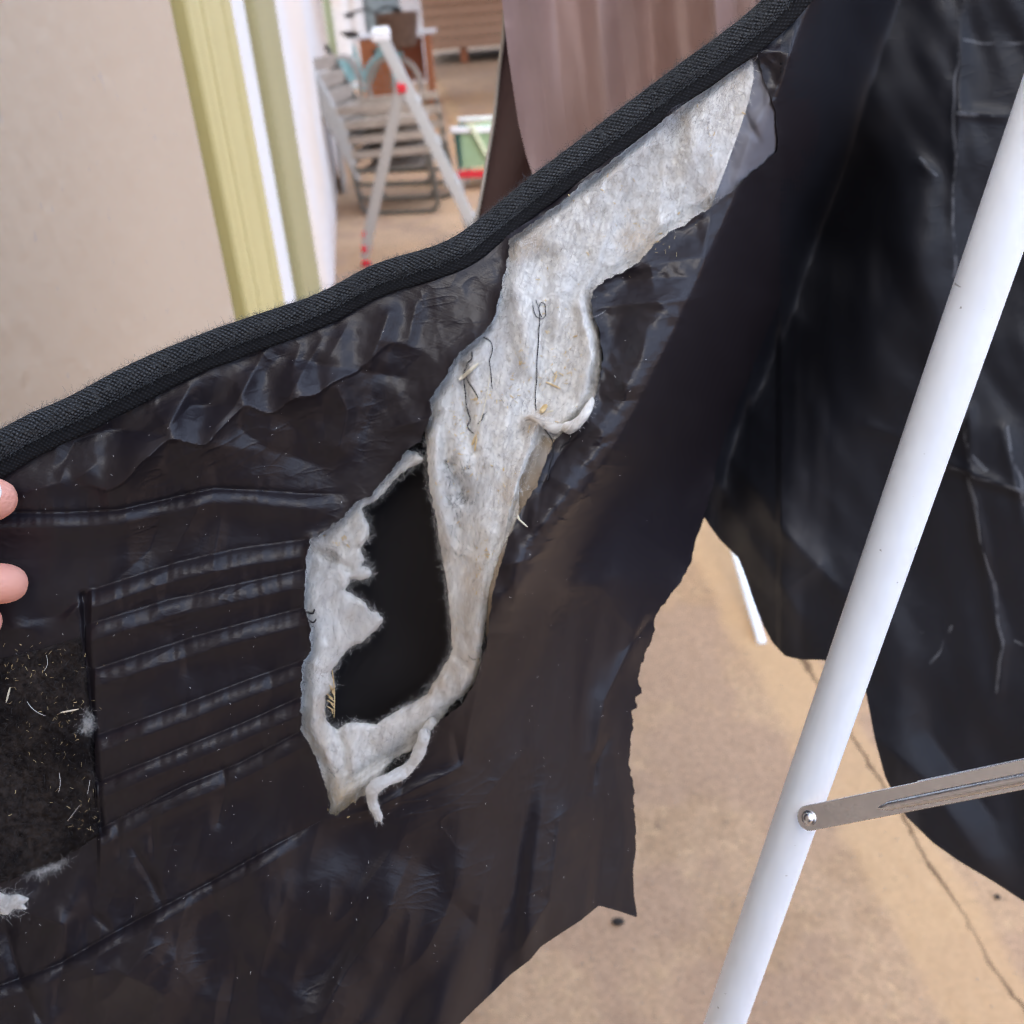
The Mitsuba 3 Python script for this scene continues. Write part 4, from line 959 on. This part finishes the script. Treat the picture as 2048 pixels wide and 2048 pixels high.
thread([(1150, 862), (1130, 885), (1118, 900)], .00022)
thread([(612, 1222), (624, 1226), (628, 1218)], .0004, 10, .0012)
thread([(620, 1240), (630, 1246), (634, 1240)], .0003, 10, .0012)
thread([(936, 1310), (948, 1318), (962, 1317)], .00012, 12)

# hook-and-loop fleece patch at the lower left
patch = Polygon([(-330, 1330), (-60, 1330), (0, 1318), (90, 1296), (162, 1272), (172, 1336), (184, 1450), (193, 1560), (201, 1668), (150, 1703), (98, 1733), (50, 1750), (0, 1767), (-330, 1800)])
m, uv = sheet(patch, 5, lambda x, y, s: depth(x, y) - .0022 * np.clip(s / 8, 0, 1) + (meshkit.fbm(np.stack([x / 7, y / 7, 0 * x], -1), 3, 5) - .5) * .0022, .003)
FP = put(H + '__fleece_patch', m, 'm_fleece', True, uv, label='black fleecy patch full of hay bits and hair')
q = rng.uniform((-40, 1285), (200, 1760), (9000, 2)); q = q[edge_dist(patch, q[:, 0], q[:, 1]) > 2][:4200]
Pa = at(q[:, 0], q[:, 1], depth(q[:, 0], q[:, 1]) - .0016)
a = rng.uniform(0, 6.28, len(q)); toward = EYE - Pa; toward /= np.linalg.norm(toward, axis=1, keepdims=True)
Dv = np.cos(a)[:, None] * RIGHT + np.sin(a)[:, None] * UP + toward * .5; Dv /= np.linalg.norm(Dv, axis=1, keepdims=True)
put(FP + '__pile', strands(Pa, Dv, rng.uniform(.0010, .003, len(q)), rng.uniform(.00004, .0001, len(q)), rng.normal(size=Pa.shape) * .001), 'm_fibre_dark', kind='stuff')
# white fluff caught at the patch edge and at the lower left corner
for (cx_, cy_, sx, sy, nn) in ((172, 1448, 10, 18, 420), (14, 1805, 26, 18, 700), (95, 1738, 30, 4, 260)):
    g_ = rng.normal(size=(nn, 2)) * (sx, sy) * .6
    if cx_ == 95:
        g_[:, 1] -= g_[:, 0] * .4
    x, y = cx_ + g_[:, 0], cy_ + g_[:, 1]
    Pa = at(x, y, depth(x, y) - .0012 - rng.uniform(0, .0016, nn)); a = rng.uniform(0, 6.28, nn)
    Dv = np.cos(a)[:, None] * RIGHT + np.sin(a)[:, None] * UP + rng.normal(size=Pa.shape) * .3; Dv /= np.linalg.norm(Dv, axis=1, keepdims=True)
    put(H + '__wadding_tuft', strands(Pa, Dv, rng.uniform(.0010, .0034, nn), .000035, rng.normal(size=Pa.shape) * .0014), 'm_fibre', kind='stuff', label='white tuft of wadding pulled through the cloth')
small = Polygon([(-60, 1790), (0, 1784), (16, 1792), (36, 1788), (60, 1797), (48, 1808), (56, 1820), (28, 1817), (14, 1830), (-6, 1828), (-60, 1850)])
m, uv = sheet(small, 3, lambda x, y, s: depth(x, y) - .0008 - .0012 * np.clip(s / 8, 0, 1) - .0012 * pf(x / 12, y / 12, 2, 3), .001)
put(H + '__wadding_scrap', m, 'm_wadding', True, uv, label='small scrap of bared wadding at the lower left')
# scuff marks and lint: tiny pale hairs on the black cloth
nl = 240
q = rng.uniform((0, 650), (1300, 2040), (6000, 2)); e1 = shapely.contains_xy(main, q[:, 0], q[:, 1]); q = q[e1][:nl]
Pa = at(q[:, 0], q[:, 1], depth(q[:, 0], q[:, 1]) - .0003); a = rng.uniform(0, 6.28, nl)
Dv = np.cos(a)[:, None] * RIGHT + np.sin(a)[:, None] * UP
put(H + '__lint', strands(Pa, Dv, rng.uniform(.0003, .0012, nl), rng.uniform(.00004, .0001, nl), rng.normal(size=Pa.shape) * .0003), 'm_fibre', kind='stuff')

# ------------------------------------------------------------------ straw lying on the blanket
def stalk(a, b, w, m='m_straw', lift=.001, bend=0.0, **kw):
    q = np.array([a, ((a[0] + b[0]) / 2 + bend, (a[1] + b[1]) / 2), b], float); c = curve(q, 6)
    r = w * .0001 * np.array([.7, 1, 1, 1, .9, .4])
    put('straw_stalk', tube(surf(c[:, 0], c[:, 1], lift), r, 5), m, 30, category='straw', **kw)
stalk((918, 760), (957, 726), 9, 'm_strawpale', .0025, label='pale flattened straw stub on the left edge of the wadding')
stalk((979, 755), (951, 869), 2.2, 'm_strawpale', .0016, 4, label='long thin straw lying down the wadding')
stalk((944, 890), (953, 868), 6, label='short straw at the foot of the long thin one')
stalk((949, 903), (954, 874), 3.5, label='lowest straw sliver of the cluster under the long thin one')
stalk((1092, 764), (1121, 777), 4, label='straw splinter lying flat right of the black thread')
stalk((1108, 764), (1114, 748), 4, label='upright straw splinter right of the black thread')
stalk((1082, 824), (1094, 809), 12, lift=.003, label='broad straw chip on the curled wadding lip')
stalk((1094, 824), (1107, 821), 5, 'm_strawpale', .003, label='small pale chip beside the broad straw chip')
stalk((1056, 866), (1060, 850), 3, label='small straw fleck below the curled lip')
stalk((1034, 1035), (1055, 1054), 4.5, 'm_strawpale', .0035, label='forked pale twig poking out over the lining')
stalk((1034, 1026), (1040, 1042), 3.5, 'm_strawpale', .004, label='short fork of the pale twig')
stalk((664, 1340), (668, 1436), 3, lift=.003, bend=3, label='long yellow straw at the left edge of the hole')
for k in range(9):
    stalk((657 + rng.uniform(-4, 8), 1370 + 6 * k), (668 + rng.uniform(-3, 5), 1380 + 6 * k), 3, lift=.0035, label='yellow hay splinter in the clump left of the hole', group='hay clump left of the hole')
stalk((20, 1375), (12, 1405), 4.5, 'm_strawpale', .003, label='pale oat husk on the black fleece patch')
stalk((122, 1425), (158, 1418), 4, 'm_strawpale', .003, label='pale husk near the right edge of the fleece patch')
stalk((92, 1310), (88, 1342), 1.2, 'm_fibre', .003, 5, label='curved white hair at the top of the fleece patch')
stalk((54, 1403), (92, 1432), 1.4, 'm_fibre', .003, -8, label='bent pale hair in the middle of the fleece patch')
stalk((118, 1545), (117, 1585), 1.4, 'm_fibre', .003, 3, label='upright white hair low on the fleece patch')
stalk((180, 1560), (175, 1590), 1.2, 'm_fibre', .003, label='short white hair at the lower right edge of the fleece patch')
stalk((160, 1610), (135, 1642), 1.0, 'm_fibre', .003, label='slanting white hair at the bottom of the fleece patch')
ns = []
for cx_, cy_, sx, sy, nn in ((1050, 715, 14, 14, 20), (1060, 760, 18, 20, 16), (1120, 740, 18, 26, 18), (985, 800, 40, 14, 30), (925, 850, 18, 40, 50), (968, 1110, 12, 8, 16), (680, 1085, 14, 10, 14), (1330, 480, 50, 40, 30), (1220, 400, 60, 40, 24), (1430, 250, 30, 40, 14), (1090, 560, 14, 50, 14), (950, 1000, 50, 60, 40), (925, 1180, 30, 80, 26), (1150, 700, 30, 60, 24),
                            (90, 1500, 60, 120, 60), (130, 1420, 24, 18, 26), (170, 1640, 18, 20, 24), (20, 1340, 30, 20, 20), (100, 1320, 50, 20, 24), (700, 1600, 20, 16, 8)):
    for _ in range(nn):
        x, y, a, l = cx_ + rng.normal() * sx, cy_ + rng.normal() * sy, rng.uniform(0, 6.28), rng.uniform(3, 9)
        if x > 300 and y < 1500 and not wad.contains(shapely.Point(x, y)):
            continue
        q = np.array([[x, y], [x + l * .5 * math.cos(a), y + l * .5 * math.sin(a)], [x + l * math.cos(a), y + l * math.sin(a)]])
        ns.append((q, (.00004 + .00012 * rng.random() ** 3) if x < 300 else (.00006 + .00026 * rng.random() ** 2.5), x < 300))
allq = np.concatenate([q for q, r, f in ns]); S_ = surf(allq[:, 0], allq[:, 1], .0007).reshape(-1, 3, 3)
tow = EYE - S_; tow /= np.linalg.norm(tow, axis=2, keepdims=True)
put('hay_chaff', cat([tube(S_[k] + tow[k] * (.0022 if f else 0), r, 4) for k, (q, r, f) in enumerate(ns)]), 'm_straw', kind='stuff', label='fine hay chaff and splinters clinging to the wadding and the fleece patch', category='hay')

# ------------------------------------------------------------------ mauve-brown rug hanging behind
R_ = thing('brown_rug', label='smooth mauve-brown rug hanging in pleats behind the black blanket', category='rug')
pl = Polygon([(1005, -300), (1004, 0), (1016, 108), (1037, 248), (1052, 310), (1066, 352), (1090, 520), (1110, 700), (1300, 760), (1700, 300), (1900, -300)])
def d_rug(x, y, s):
    v = (y - 1024) / FOC
    b = .74 / np.maximum(math.cos(PITCH) - math.sin(PITCH) * v, .3)
    u = x - .12 * (y - 200)
    f = .014 * np.sin(u / 34 + .6 * np.sin(y / 130)) + .004 * pn(u / 40, y / 420, 91) + .0008 * pn(u / 14, y / 300, 92) + .020 * np.sin(u / 95 + 1.3) + .006 * np.sin(u / 13 + y / 200) * np.clip((x - 1200) / 200, 0, 1)
    f += .02 * np.exp(-((x - 1015 - .1 * y) / 30) ** 2) - .004 * np.exp(-(dist_line(x, y, [(1010, 60), (1040, 250), (1080, 400)])[0] / 16) ** 2)
    return b + f
m, uv = sheet(pl, 6, d_rug, .003)
put(R_ + '__front_panel', m, 'm_rug', True, uv)
pl2 = Polygon([(1012, -300), (1008, 60), (1000, 124), (989, 232), (978, 300), (966, 372), (952, 445), (930, 620), (1150, 700), (1300, 300), (1300, -300)])
m, uv = sheet(pl2, 7, lambda x, y, s: d_rug(x, y, s) * 0 + .84 / np.maximum(math.cos(PITCH) - math.sin(PITCH) * (y - 1024) / FOC, .3) + .02 * np.sin(x / 40 + y / 90), .004)
put(R_ + '__rear_panel', m, 'm_ruglining', True, uv, label='dark maroon inner layer at the left edge')
edge = curve([(1014, -200), (1008, 60), (1000, 124), (989, 232), (978, 300), (966, 372), (952, 445), (935, 560)], 60)
put(R_ + '__edge_tape', tube(at(edge[:, 0], edge[:, 1], .835 / np.maximum(math.cos(PITCH) - math.sin(PITCH) * (edge[:, 1] - 1024) / FOC, .3) + .02 * np.sin(edge[:, 0] / 40 + edge[:, 1] / 90)), .0016, 8), 'm_alu', True, label='thin grey edge tape')

# ------------------------------------------------------------------ white drying rack: near leg, far leg, rails, zinc brace
K_ = thing('drying_rack', label='white enamelled tube rack with a zinc folding brace, blanket draped over it', category='rack')
a, b = at(1991, 491, .422), at(1449, 2048, .588)
dv = (b - a) / np.linalg.norm(b - a)
foot = a + dv * (a[2] / -dv[2]); topn = a - dv * .42
put(K_ + '__leg', tube([foot + (topn - foot) * q for q in np.linspace(0, 1, 12)], .011, 40), 'm_whitetube', True, label='near leg, a thick white tube')
ff = ground(1524, 1288); fu = at(1462, 1075, 2.72)
dvf = (fu - ff) / np.linalg.norm(fu - ff); topf = ff + dvf * (topn[2] / dvf[2])
put(K_ + '__leg', tube([ff + (topf - ff) * q for q in np.linspace(0, 1, 8)], .011, 20), 'm_whitetube', True, label='far leg with its foot on the floor')
put(K_ + '__rail', tube([topn, topn + [0.6, .1, 0]], .011, 20), 'm_whitetube', True)
zx = at(2048, 1549, .475) - at(1621, 1636, .548); zL = np.linalg.norm(zx); zx /= zL
rv = at(1621, 1636, .548)
zn = EYE - rv; zn -= zx * (zn @ zx); zn /= np.linalg.norm(zn); zy = np.cross(zn, zx)
ry = ray(1619, 1636); w_ = EYE - a                                  # where the sight line meets the tube's front
A_ = ry - dv * (ry @ dv); B_ = w_ - dv * (w_ @ dv); aa, bb_, cc_ = A_ @ A_, 2 * A_ @ B_, B_ @ B_ - .0172 ** 2
rv = EYE + ry * ((-bb_ - math.sqrt(max(bb_ * bb_ - 4 * aa * cc_, 0))) / (2 * aa))
def zpt(x, y, z):
    return rv + zx * x + zy * y + zn * z
ZR = np.stack([zx, zy, zn], 1)
def slab(hw, x1, z0, th_, n=14, x0=0.0):
    poly = Polygon([(x0 + hw * math.cos(t), hw * math.sin(t)) for t in np.linspace(math.pi / 2, 1.5 * math.pi, n)] + [(x1, -hw), (x1, hw)])
    poly2 = poly.buffer(-.0003)
    m = trimesh.creation.extrude_polygon(poly, th_ - .0006, engine='earcut'); m.apply_translation((0, 0, .0003))
    m2 = trimesh.creation.extrude_polygon(poly2, th_, engine='earcut')
    h_ = trimesh.convex.convex_hull(np.vstack([m.vertices, m2.vertices]))
    V = h_.vertices + [0, 0, z0]
    return trimesh.Trimesh(rv + V @ ZR.T, h_.faces, process=False)
hw = .0061; x1 = zL + .25
Z = put(K_ + '__brace', slab(hw, x1, 0, .0014), 'm_zinc', 25, label='flat zinc brace riveted to the white leg')
put(Z + '__back_plate', slab(hw * .95, x1, -.0062, .0014, x0=.024), 'm_zinc', 25)
put(Z + '__edge_fold', rbox(zpt(.03 + x1 / 2, hw * .98, -.0022), (x1 - .06, .0012, .0055), .0004, ZR), 'm_zinc')
rp = [zpt(.038, -.0018, .0009)] + [zpt(x, -.0018, .0014) for x in np.linspace(.044, x1, 12)]
put(Z + '__rib', tube(rp, np.r_[.0006, .0022, np.full(11, .0026)], 16), 'm_zinc', True, label='raised half-round rib along the brace')
hd = [(0, .0030), (.0012, .0029), (.0022, .0024), (.0027, .0016), (.0028, .0009), (.0037, .0008), (.0039, .0004), (.0039, 0)]
rm = trimesh.creation.revolve(np.array(hd[::-1]), sections=28)
put(Z + '__rivet', trimesh.Trimesh(zpt(.0006, 0, .0014) + rm.vertices @ ZR.T, rm.faces, process=False), 'm_zinc', True)

# ------------------------------------------------------------------ hand holding the blanket's edge
def hull_chain(chains):
    total = manifold3d.Manifold()
    for ch in chains:
        for (p, r), (q, s) in zip(ch[:-1], ch[1:]):
            A = manifold3d.Manifold.sphere(r, 24).translate(list(map(float, p))); Bm = manifold3d.Manifold.sphere(s, 24).translate(list(map(float, q)))
            total += (A + Bm).hull()
    return total
def hp(x, y, dz=0.0):
    """a spot in front of the cloth at the hand"""
    return at(x, y, float(D_left(np.array(float(max(x, -200))), np.array(float(y)))) - dz)
k1 = 1e-3
palm_c = [((-330, 1150), .030), ((-420, 1250), .032)]
wrist = hp(-640, 1420, .06); elbow = wrist + np.array([-.05, -.10, -.16])
thumb = [(hp(-400, 1180, .030), .017), (hp(-250, 1075, .024), .0128), (hp(-110, 1015, .017), .0108), (hp(-40, 1000, .0135), .0106), (hp(-10, 998, .0115), .0086)]
index = [(hp(-420, 1090, .012), .0135), (hp(-250, 1150, .022), .0106), (hp(-90, 1168, .018), .0094), (hp(-10, 1167, .013), .0088), (hp(14, 1167, .0105), .0082)]
middle = [(hp(-430, 1180, .012), .0135), (hp(-280, 1230, .024), .0108), (hp(-130, 1246, .018), .0094), (hp(-36, 1243, .012), .0078)]
ringf = [(hp(-440, 1270, .012), .013), (hp(-310, 1320, .024), .0102), (hp(-180, 1330, .018), .009), (hp(-100, 1322, .012), .0076)]
little = [(hp(-450, 1350, .012), .0115), (hp(-350, 1400, .022), .0088), (hp(-250, 1405, .016), .0078), (hp(-190, 1398, .011), .0066)]
kn = [f[0] for f in (index, middle, ringf, little)]
palm = manifold3d.Manifold.batch_hull if False else None
sph = lambda p, r: manifold3d.Manifold.sphere(r, 24).translate(list(map(float, p)))
body = manifold3d.Manifold()
pl_ = sph(wrist, .025)
for p, r in kn:
    pl_ = pl_ + sph(p, r)
body += pl_.hull()
body += (sph(thumb[0][0], .018) + sph(wrist, .024)).hull() + (sph(thumb[0][0], .017) + sph(kn[0][0], .012)).hull()
body += (sph(wrist, .026) + sph(elbow, .042)).hull()
body += hull_chain([thumb, index, middle, ringf, little])
body = body.refine_to_length(.0032).to_mesh()
hm = trimesh.Trimesh(body.vert_properties[:, :3], body.tri_verts, process=True)
trimesh.smoothing.filter_taubin(hm, .5, .52, 12)
shoulder = np.array([-.16, -.38, 1.33])
arm_ = tube([elbow, (elbow + shoulder) / 2 + np.array([.01, 0, -.01]), shoulder], [.050, .056, .064], 20)
coat = (sph((-.14, -.42, 1.36), .08) + sph((.26, -.42, 1.36), .08) + sph((-.10, -.42, 1.0), .15) + sph((.22, -.42, 1.0), .15) + sph((-.10, -.42, .75), .17) + sph((.22, -.42, .75), .17)).hull()
coat = coat.refine_to_length(.03).to_mesh()
ct = trimesh.Trimesh(coat.vert_properties[:, :3], coat.tri_verts, process=True); trimesh.smoothing.filter_taubin(ct, .5, .52, 6)
put('person', hm, 'm_skin', True, label='left hand of a person pinching the blanket, thumb and fingertips in view', category='person')
put('person__jacket', cat([ct, arm_]), 'm_jacket', 40)
hd_ = sph((.05, -.36, 1.66), .085) + sph((.05, -.39, 1.70), .092) + sph((.05, -.30, 1.60), .045) + sph((.06, -.41, 1.42), .06)
hd_ = hd_.hull().refine_to_length(.02).to_mesh()
put('person__hood', trimesh.Trimesh(hd_.vert_properties[:, :3], hd_.tri_verts, process=True), 'm_jacket', 40)
# thumb nail on the thumb's upper front
tx = thumb[4][0] - thumb[2][0]; tx /= np.linalg.norm(tx)
tn = EYE - thumb[3][0]; tn -= tx * (tn @ tx); tn /= np.linalg.norm(tn)
ty = np.cross(tn, tx)
tn2 = tn * .92 + ty * .40; tn2 /= np.linalg.norm(tn2); ty2 = np.cross(tn2, tx)
def nail(u0, u1, wide, r):
    V, F = [], []
    nu, nv = 10, 14
    for iu in range(nu):
        u = u0 + (u1 - u0) * iu / (nu - 1); f = math.sqrt(max(0, 1 - max(0, (u - .0052) / .0062) ** 2.2)) if u > .0052 else 1.0
        for iv in range(nv):
            q = (iv / (nv - 1) * 2 - 1) * wide * max(f, .12)
            V.append(thumb[3][0] + tx * (u - .003) + (tn2 * math.cos(q) + ty2 * math.sin(q)) * (r - .35 * max(0, u - .004)))
    for iu in range(nu - 1):
        for iv in range(nv - 1):
            k = iu * nv + iv; F += [[k, k + 1, k + nv + 1], [k, k + nv + 1, k + nv]]
    return (np.array(V), np.array(F))
put('person__thumb_nail', nail(-.006, .0085, .75, .01085), 'm_nail', True)
put('person__thumb_nail_edge', nail(.0085, .0112, .75, .0110), 'm_nailtip', True, label='pale free edge of the thumb nail')

# small dark leaf and grit on the floor
sm = trimesh.creation.icosphere(subdivisions=2, radius=1)
gp = ground(1236, 1846)
V = sm.vertices * [.011, .008, .005] * (1 + .4 * (meshkit.noise(sm.vertices * 2.2, 4) - .5)[:, None])
put('leaf_litter', (V + gp + [0, 0, .004], sm.faces), 'm_dark', True, label='small dark crumpled leaf on the concrete under the blanket corner', category='leaf')
gp = ground(1994, 1797)
put('pebble', (V * [.5, .55, .8] + gp + [0, 0, .005], sm.faces), 'm_dark', True, label='dark pebble on the concrete at the lower right', category='stone')
gr = []
for _ in range(260):
    x, y = rng.uniform(900, 2040), rng.uniform(1050, 2040)
    r = rng.uniform(.0008, .0022); m_ = trimesh.creation.icosphere(subdivisions=0, radius=r); m_.apply_translation(ground(x, y) + [0, 0, r * .4]); gr.append(m_)
put('floor_grit', cat(gr), 'm_chairslat', kind='stuff', label='fine sandy grit scattered on the concrete', category='grit')
